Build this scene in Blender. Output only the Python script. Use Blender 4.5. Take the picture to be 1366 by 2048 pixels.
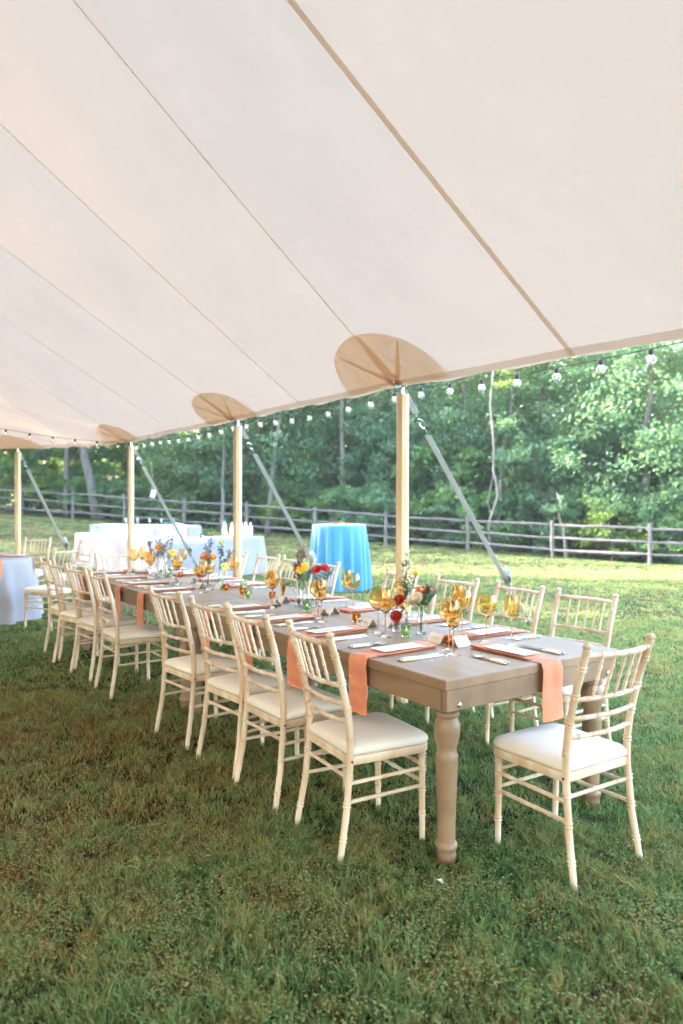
import bpy, bmesh, math, random
import numpy as np
from mathutils import Vector, Matrix
S = bpy.context.scene
for o in list(bpy.data.objects): bpy.data.objects.remove(o)
COL = S.collection
R = math.radians
rnd = random.Random(7)

# ------------------------------------------------------------------ camera, sky, sun, exposure
CAM_H, PITCH, ROLL = 1.4406, -0.0103, 0.0034
cam_d = bpy.data.cameras.new('camera'); cam = bpy.data.objects.new('camera', cam_d); COL.objects.link(cam)
cam_d.sensor_fit = 'VERTICAL'; cam_d.sensor_height = 36.0; cam_d.lens = 1450 / 2048 * 36.0
cam_d.clip_start = 0.05; cam_d.clip_end = 800
cp, sp = math.cos(PITCH), math.sin(PITCH); cr, sr = math.cos(ROLL), math.sin(ROLL)
fwd = Vector((0, cp, sp)); up0 = Vector((0, -sp, cp)); rt0 = Vector((1, 0, 0))
rt = rt0 * cr + up0 * sr; up = up0 * cr - rt0 * sr
m = Matrix((rt, up, -fwd)).transposed().to_4x4(); m.translation = Vector((0, 0, CAM_H))
cam.matrix_world = m
cam_d.dof.use_dof = True; cam_d.dof.focus_distance = 3.6; cam_d.dof.aperture_fstop = 2.0
S.camera = cam

SUN_EL, SUN_AZ = R(21), R(-78)      # azimuth from +Y towards +X: sun stands to the left and a little behind the woods
w = bpy.data.worlds.new('World'); S.world = w; w.use_nodes = True
nt = w.node_tree; nt.nodes.clear()
sky = nt.nodes.new('ShaderNodeTexSky'); sky.sky_type = 'NISHITA'; sky.sun_disc = False
sky.sun_elevation = SUN_EL; sky.sun_rotation = SUN_AZ; sky.air_density = 1.0; sky.dust_density = 2.5; sky.ozone_density = 0.3
bg = nt.nodes.new('ShaderNodeBackground'); bg.inputs[1].default_value = 0.15
wo = nt.nodes.new('ShaderNodeOutputWorld'); nt.links.new(sky.outputs[0], bg.inputs[0]); nt.links.new(bg.outputs[0], wo.inputs[0])
sl = bpy.data.lights.new('sun', 'SUN'); sl.energy = 3.6; sl.angle = R(0.6); sl.color = (1.0, 0.90, 0.75)
sun = bpy.data.objects.new('sun', sl); COL.objects.link(sun)
sd = Vector((math.sin(SUN_AZ) * math.cos(SUN_EL), math.cos(SUN_AZ) * math.cos(SUN_EL), math.sin(SUN_EL)))
sun.rotation_euler = sd.to_track_quat('Z', 'Y').to_euler(); sun.location = sd * 60
S.view_settings.view_transform = 'Standard'; S.view_settings.look = 'None'
S.view_settings.exposure = 4.27; S.view_settings.gamma = 1.0; S.view_settings.use_curve_mapping = False
S.render.engine = 'CYCLES'
S.cycles.use_denoising = True; S.cycles.max_bounces = 10; S.cycles.diffuse_bounces = 4; S.cycles.glossy_bounces = 3
S.cycles.transmission_bounces = 8; S.cycles.transparent_max_bounces = 12; S.cycles.caustics_refractive = True
S.cycles.sample_clamp_indirect = 6.0; S.cycles.caustics_reflective = False

# ------------------------------------------------------------------ frames: the long table's own u (along), v (across)
OX, OY, AN = 0.4071, 2.7931, 0.6107
SA, CA = math.sin(AN), math.cos(AN)
TL, TW, TH = 2.645, 1.11, 0.76
def W(u, v, z=0.0): return Vector((OX - SA * u + CA * v, OY + CA * u + SA * v, z))
def sstep(t): t = min(1, max(0, t)); return t * t * (3 - 2 * t)
def gz(x, y):
    return sstep((y - 14) / 12) * -0.06 * (min(16, max(-26, x)) - 1.6)

# ------------------------------------------------------------------ mesh building
class MB:
    def __init__(s): s.v = []; s.f = []
    def add(s, vs, fs):
        b = len(s.v); s.v += [tuple(p) for p in vs]; s.f += [tuple(i + b for i in f) for f in fs]; return s
    def box(s, c, d, rz=0.0, bev=0.0, tilt=None):
        hx, hy, hz = d[0] / 2, d[1] / 2, d[2] / 2
        M = Matrix.Rotation(rz, 3, 'Z')
        if tilt is not None: M = tilt
        if bev <= 0:
            vs = [Vector((x * hx, y * hy, z * hz)) for z in (-1, 1) for x, y in ((-1, -1), (1, -1), (1, 1), (-1, 1))]
            fs = [(3, 2, 1, 0), (4, 5, 6, 7), (0, 1, 5, 4), (1, 2, 6, 5), (2, 3, 7, 6), (3, 0, 4, 7)]
        else:
            e = min(bev, hx * .9, hy * .9, hz * .9); vs = []; fs = []
            for z, ins in ((-hz, e), (-hz + e, 0), (hz - e, 0), (hz, e)):
                X, Y = hx - ins, hy - ins
                vs += [Vector(p) for p in ((-X + (e - ins if ins == 0 else 0), -Y, z), (X - (e if ins == 0 else 0), -Y, z), (X, -Y + (e if ins == 0 else 0), z), (X, Y - (e if ins == 0 else 0), z),
                                           (X - (e if ins == 0 else 0), Y, z), (-X + (e if ins == 0 else 0), Y, z), (-X, Y - (e if ins == 0 else 0), z), (-X, -Y + (e if ins == 0 else 0), z))]
            for k in range(3):
                for i in range(8): fs.append((k * 8 + i, k * 8 + (i + 1) % 8, k * 8 + 8 + (i + 1) % 8, k * 8 + 8 + i))
            fs += [tuple(range(7, -1, -1)), tuple(range(24, 32))]
        return s.add([M @ p + Vector(c) for p in vs], fs)
    def tube(s, pts, rad, n=8, caps=True, squash=None):
        pts = [Vector(p) for p in pts]; N = len(pts)
        if not hasattr(rad, '__len__'): rad = [rad] * N
        t0 = (pts[1] - pts[0]).normalized()
        ref = Vector((1, 0, 0)) if abs(t0.x) < .8 else Vector((0, 1, 0))
        a = (ref - t0 * ref.dot(t0)).normalized(); vs = []; fs = []
        for i, p in enumerate(pts):
            t = (pts[min(i + 1, N - 1)] - pts[max(i - 1, 0)]).normalized()
            a = (a - t * a.dot(t)).normalized(); b = t.cross(a)
            for k in range(n):
                th = 2 * math.pi * k / n
                q = a * math.cos(th) + b * math.sin(th)
                if squash: q = Vector((q.x * squash[0], q.y * squash[1], q.z * squash[2]))
                vs.append(p + q * rad[i])
        for i in range(N - 1):
            for k in range(n): fs.append((i * n + k, i * n + (k + 1) % n, i * n + n + (k + 1) % n, i * n + n + k))
        if caps: fs += [tuple(range(n - 1, -1, -1)), tuple(range((N - 1) * n, N * n))]
        return s.add(vs, fs)
    def lathe(s, prof, n=16, c=(0, 0, 0), axis=None, close=False):
        vs = []; fs = []; N = len(prof)
        for r, z in prof:
            for k in range(n):
                th = 2 * math.pi * k / n; vs.append(Vector((r * math.cos(th), r * math.sin(th), z)))
        rng = N if close else N - 1
        for i in range(rng):
            j = (i + 1) % N
            for k in range(n): fs.append((i * n + k, i * n + (k + 1) % n, j * n + (k + 1) % n, j * n + k))
        if not close:
            if prof[0][0] > 1e-5: fs.append(tuple(range(n - 1, -1, -1)))
            if prof[-1][0] > 1e-5: fs.append(tuple(range((N - 1) * n, N * n)))
        if axis is not None: vs = [axis @ p for p in vs]
        return s.add([p + Vector(c) for p in vs], fs)
    def grid(s, P):      # P[i][j] of points
        ni, nj = len(P), len(P[0]); vs = [p for r in P for p in r]
        return s.add(vs, [(i * nj + j, i * nj + j + 1, i * nj + nj + j + 1, i * nj + nj + j) for i in range(ni - 1) for j in range(nj - 1)])
    def slab(s, P, Q):   # closed skin between two equal grids
        ni, nj = len(P), len(P[0]); b = ni * nj
        vs = [p for r in P for p in r] + [p for r in Q for p in r]; fs = []
        for i in range(ni - 1):
            for j in range(nj - 1):
                q = (i * nj + j, i * nj + j + 1, i * nj + nj + j + 1, i * nj + nj + j)
                fs.append(q); fs.append(tuple(b + k for k in reversed(q)))
        rim = [j for j in range(nj)] + [i * nj + nj - 1 for i in range(1, ni)] + [(ni - 1) * nj + j for j in range(nj - 2, -1, -1)] + [i * nj for i in range(ni - 2, 0, -1)]
        for k in range(len(rim)):
            x, y = rim[k], rim[(k + 1) % len(rim)]; fs.append((y, x, b + x, b + y))
        return s.add(vs, fs)
    def mesh(s, name, smooth=True, ang=40):
        me = bpy.data.meshes.new(name); me.from_pydata(s.v, [], s.f); me.update()
        if getattr(s, 'fix', False):
            b = bmesh.new(); b.from_mesh(me); bmesh.ops.recalc_face_normals(b, faces=b.faces); b.to_mesh(me); b.free()
        if smooth:
            me.polygons.foreach_set('use_smooth', [True] * len(me.polygons))
            if ang: me.set_sharp_from_angle(angle=R(ang))
        return me
def tag(o, label=None, cat=None, group=None, kind=None):
    if label: o['label'] = label
    if cat: o['category'] = cat
    if group: o['group'] = group
    if kind: o['kind'] = kind
    return o
def obj(name, mb, mat, parent=None, smooth=True, ang=40, label=None):
    me = mb.mesh(name, smooth, ang) if isinstance(mb, MB) else mb
    if mat is not None and not me.materials: me.materials.append(mat)
    o = bpy.data.objects.new(name, me); COL.objects.link(o)
    if parent: o.parent = parent
    if label: o['label'] = label
    return o
def thing(name, label, cat, loc=(0, 0, 0), rz=0.0, group=None):
    o = bpy.data.objects.new(name, None); COL.objects.link(o); o.location = loc; o.rotation_euler = (0, 0, rz)
    o.empty_display_size = .1
    return tag(o, label, cat, group)
def copy_tree(o, parent=None):
    c = o.copy(); COL.objects.link(c)
    if parent: c.parent = parent
    for ch in list(o.children): copy_tree(ch, c)
    return c
def place(proto, loc, rz, label, group=None, scale=None):
    """the first call puts the prototype itself in place, later calls put copies"""
    if not proto.get('_used'):
        proto['_used'] = 1; o = proto
    else:
        o = copy_tree(proto)
    o.location = loc; o.rotation_euler = (0, 0, rz); o['label'] = label
    if group: o['group'] = group
    if scale: o.scale = scale
    return o

# ------------------------------------------------------------------ materials
def mat(name, col, rough=.6, var=None, scale=6., metal=0., spec=.5, bump=0., bscale=40., stretch=(1, 1, 1), sheen=0., coat=0.):
    M = bpy.data.materials.new(name); M.use_nodes = True; nt = M.node_tree; b = nt.nodes['Principled BSDF']
    b.inputs['Base Color'].default_value = (*col, 1); b.inputs['Roughness'].default_value = rough
    b.inputs['Metallic'].default_value = metal; b.inputs['Specular IOR Level'].default_value = spec
    if sheen: b.inputs['Sheen Weight'].default_value = sheen
    if coat: b.inputs['Coat Weight'].default_value = coat
    if var or bump:
        tc = nt.nodes.new('ShaderNodeTexCoord'); mp = nt.nodes.new('ShaderNodeMapping'); mp.inputs['Scale'].default_value = stretch
        nt.links.new(tc.outputs['Object'], mp.inputs[0])
        if var:
            n = nt.nodes.new('ShaderNodeTexNoise'); n.inputs['Scale'].default_value = scale; n.inputs['Detail'].default_value = 6
            nt.links.new(mp.outputs[0], n.inputs['Vector'])
            r = nt.nodes.new('ShaderNodeValToRGB'); r.color_ramp.elements[0].position = .3; r.color_ramp.elements[1].position = .7
            r.color_ramp.elements[0].color = (*col, 1); r.color_ramp.elements[1].color = (*var, 1)
            nt.links.new(n.outputs[0], r.inputs[0])
            oi = nt.nodes.new('ShaderNodeObjectInfo'); hs = nt.nodes.new('ShaderNodeHueSaturation')
            ma = nt.nodes.new('ShaderNodeMath'); ma.operation = 'MULTIPLY_ADD'; ma.inputs[1].default_value = .22; ma.inputs[2].default_value = .89
            nt.links.new(oi.outputs['Random'], ma.inputs[0]); nt.links.new(ma.outputs[0], hs.inputs['Value'])
            nt.links.new(r.outputs[0], hs.inputs['Color']); nt.links.new(hs.outputs[0], b.inputs['Base Color'])
        if bump:
            n2 = nt.nodes.new('ShaderNodeTexNoise'); n2.inputs['Scale'].default_value = bscale; n2.inputs['Detail'].default_value = 4
            nt.links.new(mp.outputs[0], n2.inputs['Vector'])
            bp = nt.nodes.new('ShaderNodeBump'); bp.inputs['Strength'].default_value = bump; bp.inputs['Distance'].default_value = .01
            nt.links.new(n2.outputs[0], bp.inputs['Height']); nt.links.new(bp.outputs[0], b.inputs['Normal'])
    return M
def fabric_translucent(name, col, tcol, wt, scale=900., blotch=.04):
    M = bpy.data.materials.new(name); M.use_nodes = True; nt = M.node_tree; nt.nodes.clear(); L = nt.links.new
    out = nt.nodes.new('ShaderNodeOutputMaterial'); d = nt.nodes.new('ShaderNodeBsdfDiffuse'); t = nt.nodes.new('ShaderNodeBsdfTranslucent'); mx = nt.nodes.new('ShaderNodeMixShader')
    tc = nt.nodes.new('ShaderNodeTexCoord'); n = nt.nodes.new('ShaderNodeTexNoise'); n.inputs['Scale'].default_value = 1.3; n.inputs['Detail'].default_value = 8; n.inputs['Roughness'].default_value = .65
    L(tc.outputs['Object'], n.inputs['Vector'])
    for c, sh in ((col, d), (tcol, t)):
        m_ = nt.nodes.new('ShaderNodeMix'); m_.data_type = 'RGBA'; L(n.outputs[0], m_.inputs[0])
        m_.inputs[6].default_value = (*[x * (1 - blotch * 2) for x in c], 1); m_.inputs[7].default_value = (*[min(1, x * (1 + blotch)) for x in c], 1)
        L(m_.outputs[2], sh.inputs['Color'])
    wv = nt.nodes.new('ShaderNodeTexNoise'); wv.inputs['Scale'].default_value = scale; L(tc.outputs['Object'], wv.inputs['Vector'])
    bp = nt.nodes.new('ShaderNodeBump'); bp.inputs['Strength'].default_value = .15; bp.inputs['Distance'].default_value = .002
    L(wv.outputs[0], bp.inputs['Height'])
    mpp = nt.nodes.new('ShaderNodeMapping'); mpp.inputs['Rotation'].default_value = (0, 0, -AN if 'AN' in globals() else -.61); mpp.inputs['Scale'].default_value = (.8, 5.0, 1.0); L(tc.outputs['Object'], mpp.inputs[0])
    wr = nt.nodes.new('ShaderNodeTexNoise'); wr.inputs['Scale'].default_value = 1.6; wr.inputs['Detail'].default_value = 5; wr.inputs['Distortion'].default_value = .6; L(mpp.outputs[0], wr.inputs['Vector'])
    b2 = nt.nodes.new('ShaderNodeBump'); b2.inputs['Strength'].default_value = .28; b2.inputs['Distance'].default_value = .05; L(wr.outputs[0], b2.inputs['Height']); L(bp.outputs[0], b2.inputs['Normal'])
    L(b2.outputs[0], d.inputs['Normal']); L(b2.outputs[0], t.inputs['Normal'])
    mx.inputs[0].default_value = wt; L(d.outputs[0], mx.inputs[1]); L(t.outputs[0], mx.inputs[2]); L(mx.outputs[0], out.inputs['Surface'])
    return M
def leaf_mat(name, c1, c2, trans, rough=.45, tw=.45):
    M = bpy.data.materials.new(name); M.use_nodes = True; nt = M.node_tree; L = nt.links.new
    b = nt.nodes['Principled BSDF']; out = nt.nodes['Material Output']; b.inputs['Roughness'].default_value = rough; b.inputs['Specular IOR Level'].default_value = .35
    g = nt.nodes.new('ShaderNodeNewGeometry'); r = nt.nodes.new('ShaderNodeMix'); r.data_type = 'RGBA'
    r.inputs[6].default_value = (*c1, 1); r.inputs[7].default_value = (*c2, 1); L(g.outputs['Random Per Island'], r.inputs[0])
    oi = nt.nodes.new('ShaderNodeObjectInfo'); hs = nt.nodes.new('ShaderNodeHueSaturation')
    ma = nt.nodes.new('ShaderNodeMath'); ma.operation = 'MULTIPLY_ADD'; ma.inputs[1].default_value = .4; ma.inputs[2].default_value = .8
    L(oi.outputs['Random'], ma.inputs[0]); L(ma.outputs[0], hs.inputs['Value']); L(r.outputs[2], hs.inputs['Color']); L(hs.outputs[0], b.inputs['Base Color'])
    t = nt.nodes.new('ShaderNodeBsdfTranslucent'); t.inputs[0].default_value = (*trans, 1)
    mx = nt.nodes.new('ShaderNodeMixShader'); mx.inputs[0].default_value = tw
    L(b.outputs[0], mx.inputs[1]); L(t.outputs[0], mx.inputs[2]); L(mx.outputs[0], out.inputs['Surface'])
    return M
def glass_mat(name, col, ior=1.45, rough=0.0):
    M = bpy.data.materials.new(name); M.use_nodes = True; b = M.node_tree.nodes['Principled BSDF']
    b.inputs['Base Color'].default_value = (*col, 1); b.inputs['Transmission Weight'].default_value = 1.0; b.inputs['IOR'].default_value = ior; b.inputs['Roughness'].default_value = rough
    return M
def emit_mat(name, col, st):
    M = bpy.data.materials.new(name); M.use_nodes = True; b = M.node_tree.nodes['Principled BSDF']
    b.inputs['Base Color'].default_value = (*col, 1); b.inputs['Emission Color'].default_value = (*col, 1); b.inputs['Emission Strength'].default_value = st
    return M
WOOD = mat('pale_chair_wood', (.54, .36, .215), .55, (.76, .65, .52), 11, stretch=(1, 1, .35), bump=.06, bscale=30)
CUSH = mat('ivory_cushion', (.78, .72, .63), .9, (.82, .77, .69), 3, bump=.12, bscale=60, sheen=.2)
TABW = mat('taupe_table_wood', (.20, .125, .072), .44, (.32, .21, .13), 7, stretch=(1, .09, 1), bump=.10, bscale=30, spec=.5)
TENT = fabric_translucent('tent_canvas', (.66, .53, .43), (.345, .249, .180), .55, blotch=.05)
PATCH = fabric_translucent('tent_patch_canvas', (.60, .49, .38), (.95, .76, .56), .75)
TAPE = fabric_translucent('tent_seam_tape', (.60, .49, .38), (.92, .76, .58), .7)
POLE = mat('raw_pine_pole', (.58, .41, .21), .6, (.70, .55, .34), 5, stretch=(3, 3, .35), bump=.05, bscale=12)
STEEL = mat('bright_steel', (.75, .75, .76), .22, metal=1.0)
DARKM = mat('dark_metal', (.09, .09, .09), .45, metal=.8)
WEB = fabric_translucent('white_webbing', (.60, .60, .56), (.56, .56, .52), .45)
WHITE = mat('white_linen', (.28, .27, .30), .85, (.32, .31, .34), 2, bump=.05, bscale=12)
BLUE = mat('sky_blue_linen', (.028, .185, .29), .6, (.038, .21, .33), 3, sheen=.5)
NAPK = mat('coral_napkin', (.60, .205, .10), .85, (.70, .27, .145), 12, bump=.12, bscale=400, sheen=.15)
PAPER = mat('cream_card', (.80, .72, .62), .8, (.84, .77, .68), 10)
CARD = mat('white_card', (.80, .77, .74), .75)
INK = mat('brown_ink', (.16, .10, .07), .7)
IVORY = mat('ivory_handle', (.74, .62, .42), .35, (.80, .70, .52), 25, coat=.2)
AMBER = glass_mat('amber_glass', (1.0, .80, .50), 1.4)
AMBERS = glass_mat('rose_amber_stem', (1.0, .74, .52), 1.4)
AMBERD = glass_mat('dark_amber_glass', (.85, .36, .06))
GREENG = glass_mat('pale_green_glass', (.62, .84, .62), rough=.03)
CLEAR = glass_mat('clear_glass', (.96, .98, .97))
TEALG = glass_mat('aqua_glass', (.78, .95, .96))
WAX = mat('pale_wax', (.75, .72, .40), .5)
FLAME = emit_mat('candle_flame', (1.0, .62, .18), .3)
FILA = emit_mat('bulb_filament', (1.0, .88, .68), .1)
BLACKP = mat('black_plastic', (.03, .025, .02), .5)
FENCE = mat('grey_split_rail', (.085, .077, .078), .85, (.15, .14, .145), 7, stretch=(1, 1, 1), bump=.4, bscale=18)
BARK = mat('grey_bark', (.10, .085, .07), .9, (.19, .17, .155), 5, stretch=(2, 2, .4), bump=.6, bscale=12)
BARKP = mat('pale_bark', (.15, .135, .125), .9, (.22, .20, .19), 5, stretch=(2, 2, .4), bump=.5, bscale=12)
LEAF = [leaf_mat('leaf_blue_green', (.07, .155, .09), (.12, .215, .13), (.22, .38, .13)),
        leaf_mat('leaf_mid_green', (.07, .16, .065), (.12, .22, .085), (.26, .42, .10)),
        leaf_mat('leaf_yellow_green', (.10, .18, .05), (.15, .25, .07), (.38, .50, .12))]
STEMG = mat('green_stem', (.10, .17, .05), .6)
def petal(n, c, c2): return mat(n, c, .6, c2, 40)
RED, YEL, SUNY, CREAM, PEACH, MAROON, BLUEF, GREY, ORG = (petal('red_petal', (.42, .012, .012), (.55, .03, .02)), petal('yellow_petal', (.75, .50, .03), (.80, .58, .06)), petal('golden_petal', (.78, .40, .01), (.82, .50, .03)),
    petal('cream_petal', (.82, .70, .52), (.86, .78, .64)), petal('peach_petal', (.82, .36, .18), (.85, .45, .26)), petal('maroon_bud', (.20, .05, .05), (.28, .09, .08)), petal('blue_bud', (.10, .13, .26), (.16, .20, .36)), petal('thistle_grey', (.16, .22, .17), (.26, .30, .26)), petal('orange_petal', (.82, .30, .04), (.85, .42, .08)))
BROWN = mat('dark_seed_head', (.05, .03, .015), .8)

# ------------------------------------------------------------------ ground
def ground_material():
    M = bpy.data.materials.new('lawn_ground'); M.use_nodes = True; nt = M.node_tree; L = nt.links.new; b = nt.nodes['Principled BSDF']
    b.inputs['Roughness'].default_value = .95; b.inputs['Specular IOR Level'].default_value = .1
    g = nt.nodes.new('ShaderNodeNewGeometry')
    n1 = nt.nodes.new('ShaderNodeTexNoise'); n1.inputs['Scale'].default_value = 1.1; n1.inputs['Detail'].default_value = 7; L(g.outputs['Position'], n1.inputs['Vector'])
    n2 = nt.nodes.new('ShaderNodeTexNoise'); n2.inputs['Scale'].default_value = 45; n2.inputs['Detail'].default_value = 5; L(g.outputs['Position'], n2.inputs['Vector'])
    r1 = nt.nodes.new('ShaderNodeValToRGB'); e = r1.color_ramp.elements
    e[0].position = .35; e[0].color = (.025, .038, .017, 1); e[1].position = .72; e[1].color = (.07, .052, .028, 1)
    L(n1.outputs[0], r1.inputs[0])
    r2 = nt.nodes.new('ShaderNodeValToRGB'); e = r2.color_ramp.elements; e[0].position = .3; e[0].color = (.5, .5, .45, 1); e[1].position = .7; e[1].color = (1.25, 1.25, 1.2, 1)
    L(n2.outputs[0], r2.inputs[0])
    mx = nt.nodes.new('ShaderNodeMix'); mx.data_type = 'RGBA'; mx.blend_type = 'MULTIPLY'; mx.inputs[0].default_value = 1
    L(r1.outputs[0], mx.inputs[6]); L(r2.outputs[0], mx.inputs[7]); L(mx.outputs[2], b.inputs['Base Color'])
    bp = nt.nodes.new('ShaderNodeBump'); bp.inputs['Strength'].default_value = .6; bp.inputs['Distance'].default_value = .04; L(n2.outputs[0], bp.inputs['Height']); L(bp.outputs[0], b.inputs['Normal'])
    return M
GROUND = ground_material()
xs = sorted(set([-150, -100, -60] + list(range(-40, 41, 2)) + [60, 100, 150])); ys = sorted(set([-150, -80, -40] + list(range(-20, 61, 2)) + [80, 120, 150]))
mb = MB().grid([[Vector((x, y, gz(x, y))) for x in xs] for y in ys])
tag(obj('lawn', mb, GROUND, ang=None), kind='structure')

def grass_material():
    M = bpy.data.materials.new('grass_blades'); M.use_nodes = True; nt = M.node_tree; L = nt.links.new; b = nt.nodes['Principled BSDF']; out = nt.nodes['Material Output']
    b.inputs['Roughness'].default_value = .6; b.inputs['Specular IOR Level'].default_value = .12
    g = nt.nodes.new('ShaderNodeNewGeometry')
    n = nt.nodes.new('ShaderNodeTexNoise'); n.inputs['Scale'].default_value = 2.6; n.inputs['Detail'].default_value = 9; n.inputs['Roughness'].default_value = .78; L(g.outputs['Position'], n.inputs['Vector'])
    ad = nt.nodes.new('ShaderNodeMath'); ad.operation = 'MULTIPLY_ADD'; ad.inputs[1].default_value = .36; L(g.outputs['Random Per Island'], ad.inputs[0]); L(n.outputs[0], ad.inputs[2])
    r = nt.nodes.new('ShaderNodeValToRGB'); e = r.color_ramp.elements
    e[0].position = .34; e[0].color = (.017, .048, .011, 1); e[1].position = .61; e[1].color = (.168, .285, .095, 1)
    x = e.new(.74); x.color = (.27, .345, .135, 1); x = e.new(.84); x.color = (.42, .29, .10, 1); x = e.new(.96); x.color = (.17, .10, .032, 1)
    # a stretch of browner blades on the left
    vd = nt.nodes.new('ShaderNodeVectorMath'); vd.operation = 'DISTANCE'; vd.inputs[1].default_value = (-1.9, 4.0, 0); L(g.outputs['Position'], vd.inputs[0])
    mr = nt.nodes.new('ShaderNodeMapRange'); mr.inputs[1].default_value = .3; mr.inputs[2].default_value = 2.6; mr.inputs[3].default_value = .19; mr.inputs[4].default_value = -.01; L(vd.outputs['Value'], mr.inputs[0])
    a2 = nt.nodes.new('ShaderNodeMath'); L(ad.outputs[0], a2.inputs[0]); L(mr.outputs[0], a2.inputs[1])
    L(a2.outputs[0], r.inputs[0]); L(r.outputs[0], b.inputs['Base Color'])
    t = nt.nodes.new('ShaderNodeBsdfTranslucent'); L(r.outputs[0], t.inputs[0]); mx = nt.nodes.new('ShaderNodeMixShader'); mx.inputs[0].default_value = .3
    L(b.outputs[0], mx.inputs[1]); L(t.outputs[0], mx.inputs[2]); L(mx.outputs[0], out.inputs['Surface'])
    return M
GRASS = grass_material()
def grass(name, bands, seed, label):
    rng = np.random.default_rng(seed); V = []; F = []; base = 0
    for (y0, y1, n, h, wd, leafy) in bands:
        yy = np.sqrt(rng.uniform(y0 * y0, y1 * y1, n)); xx = rng.uniform(-.62, .62, n) * (yy + .8)
        # blades stand in loose tufts
        nc = max(1, n // 16); cyy = np.sqrt(rng.uniform(y0 * y0, y1 * y1, nc)); cxx = rng.uniform(-.62, .62, nc) * (cyy + .8); wc = rng.integers(0, nc, n)
        k_ = rng.random(n) < .8; sg = .011 + .0035 * y0; ox, oy = rng.normal(0, sg, n), rng.normal(0, sg, n)
        xx = np.where(k_, cxx[wc] + ox, xx); yy = np.where(k_, cyy[wc] + oy, yy)
        ph0 = np.sin(xx * 3.1 + 1.3 * np.sin(yy * 2.2 + 1)) * np.cos(yy * 2.7 + 1.6 * np.sin(xx * 2.4))
        ph = .5 * ph0 + np.sin(xx * 9.1 + 2 * np.sin(yy * 7.3)) * np.cos(yy * 8.3 + 2 * np.sin(xx * 6.1))
        ph2 = np.sin(xx * 31 + 3 * np.sin(yy * 17)) * np.cos(yy * 27 + 3 * np.sin(xx * 23))
        hh = h * (0.78 + .34 * ph + .36 * ph2) * rng.uniform(.5, 1.25, n); hh = np.clip(hh, .008, None)
        zz = np.array([gz(a, b) for a, b in zip(xx, yy)]) if y1 > 14 else np.zeros(n)
        az = rng.uniform(0, 2 * np.pi, n); lean = rng.uniform(.15, 1.1, n) * hh
        wv = wd * rng.uniform(.6, 1.4, n); ca, sa = np.cos(az), np.sin(az)
        d = np.where(k_, np.arctan2(oy, ox) + rng.normal(0, .7, n), rng.uniform(0, 2 * np.pi, n)); dx, dy = np.cos(d), np.sin(d)
        P = np.zeros((n, 5, 3))
        P[:, 0] = np.stack([xx - ca * wv / 2, yy - sa * wv / 2, zz], 1); P[:, 1] = np.stack([xx + ca * wv / 2, yy + sa * wv / 2, zz], 1)
        mx_, my_ = xx + dx * lean * .35, yy + dy * lean * .35
        P[:, 2] = np.stack([mx_ + ca * wv * .45, my_ + sa * wv * .45, zz + hh * .6], 1); P[:, 3] = np.stack([mx_ - ca * wv * .45, my_ - sa * wv * .45, zz + hh * .6], 1)
        P[:, 4] = np.stack([xx + dx * lean, yy + dy * lean, zz + hh * rng.uniform(.8, 1.0, n)], 1)
        V.append(P.reshape(-1, 3)); i = base + np.arange(n) * 5
        F.append(np.stack([np.stack([i, i + 1, i + 2], 1), np.stack([i, i + 2, i + 3], 1), np.stack([i + 3, i + 2, i + 4], 1)], 1).reshape(-1, 3)); base += 5 * n
        if leafy:   # clover leaflets: little tilted rhombi
            k = leafy; q_ = max(1, k // 90); py = np.sqrt(rng.uniform(y0 * y0, y1 * y1, q_)); px = rng.uniform(-.62, .62, q_) * (py + .8); wq = rng.integers(0, q_, k); cx = px[wq] + rng.normal(0, .055, k); cy = py[wq] + rng.normal(0, .055, k)
            a = rng.uniform(0, 2 * np.pi, k); s_ = rng.uniform(.0030, .0058, k); hz = h * rng.uniform(.45, .95, k); tl = rng.uniform(-.6, .6, k)
            Q = np.zeros((k, 4, 3)); ca, sa = np.cos(a), np.sin(a)
            Q[:, 0] = np.stack([cx, cy, hz], 1); Q[:, 2] = np.stack([cx + ca * 2 * s_, cy + sa * 2 * s_, hz + tl * s_], 1)
            Q[:, 1] = np.stack([cx + ca * s_ - sa * s_, cy + sa * s_ + ca * s_, hz + .3 * s_], 1); Q[:, 3] = np.stack([cx + ca * s_ + sa * s_, cy + sa * s_ - ca * s_, hz + .3 * s_ * tl], 1)
            V.append(Q.reshape(-1, 3)); i = base + np.arange(k) * 4
            F.append(np.stack([np.stack([i, i + 1, i + 2], 1), np.stack([i, i + 2, i + 3], 1)], 1).reshape(-1, 3)); base += 4 * k
    V = np.concatenate(V); F = np.concatenate(F)
    me = bpy.data.meshes.new(name); me.vertices.add(len(V)); me.vertices.foreach_set('co', V.ravel())
    me.loops.add(F.size); me.loops.foreach_set('vertex_index', F.ravel().astype(np.int32)); me.polygons.add(len(F))
    me.polygons.foreach_set('loop_start', np.arange(0, F.size, 3, dtype=np.int32)); me.update(); me.validate()
    me.materials.append(GRASS); o = bpy.data.objects.new(name, me); COL.objects.link(o); tag(o, label, 'grass', kind='stuff')
grass('grass', [(1.5, 3.2, 180000, .046, .0032, 24000), (3.2, 5.5, 190000, .044, .0042, 16000), (5.5, 9, 150000, .040, .0065, 0), (9, 16, 150000, .032, .010, 0), (16, 31, 120000, .026, .018, 0)], 3, 'short mown lawn grass with clover and dry brown patches')

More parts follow.
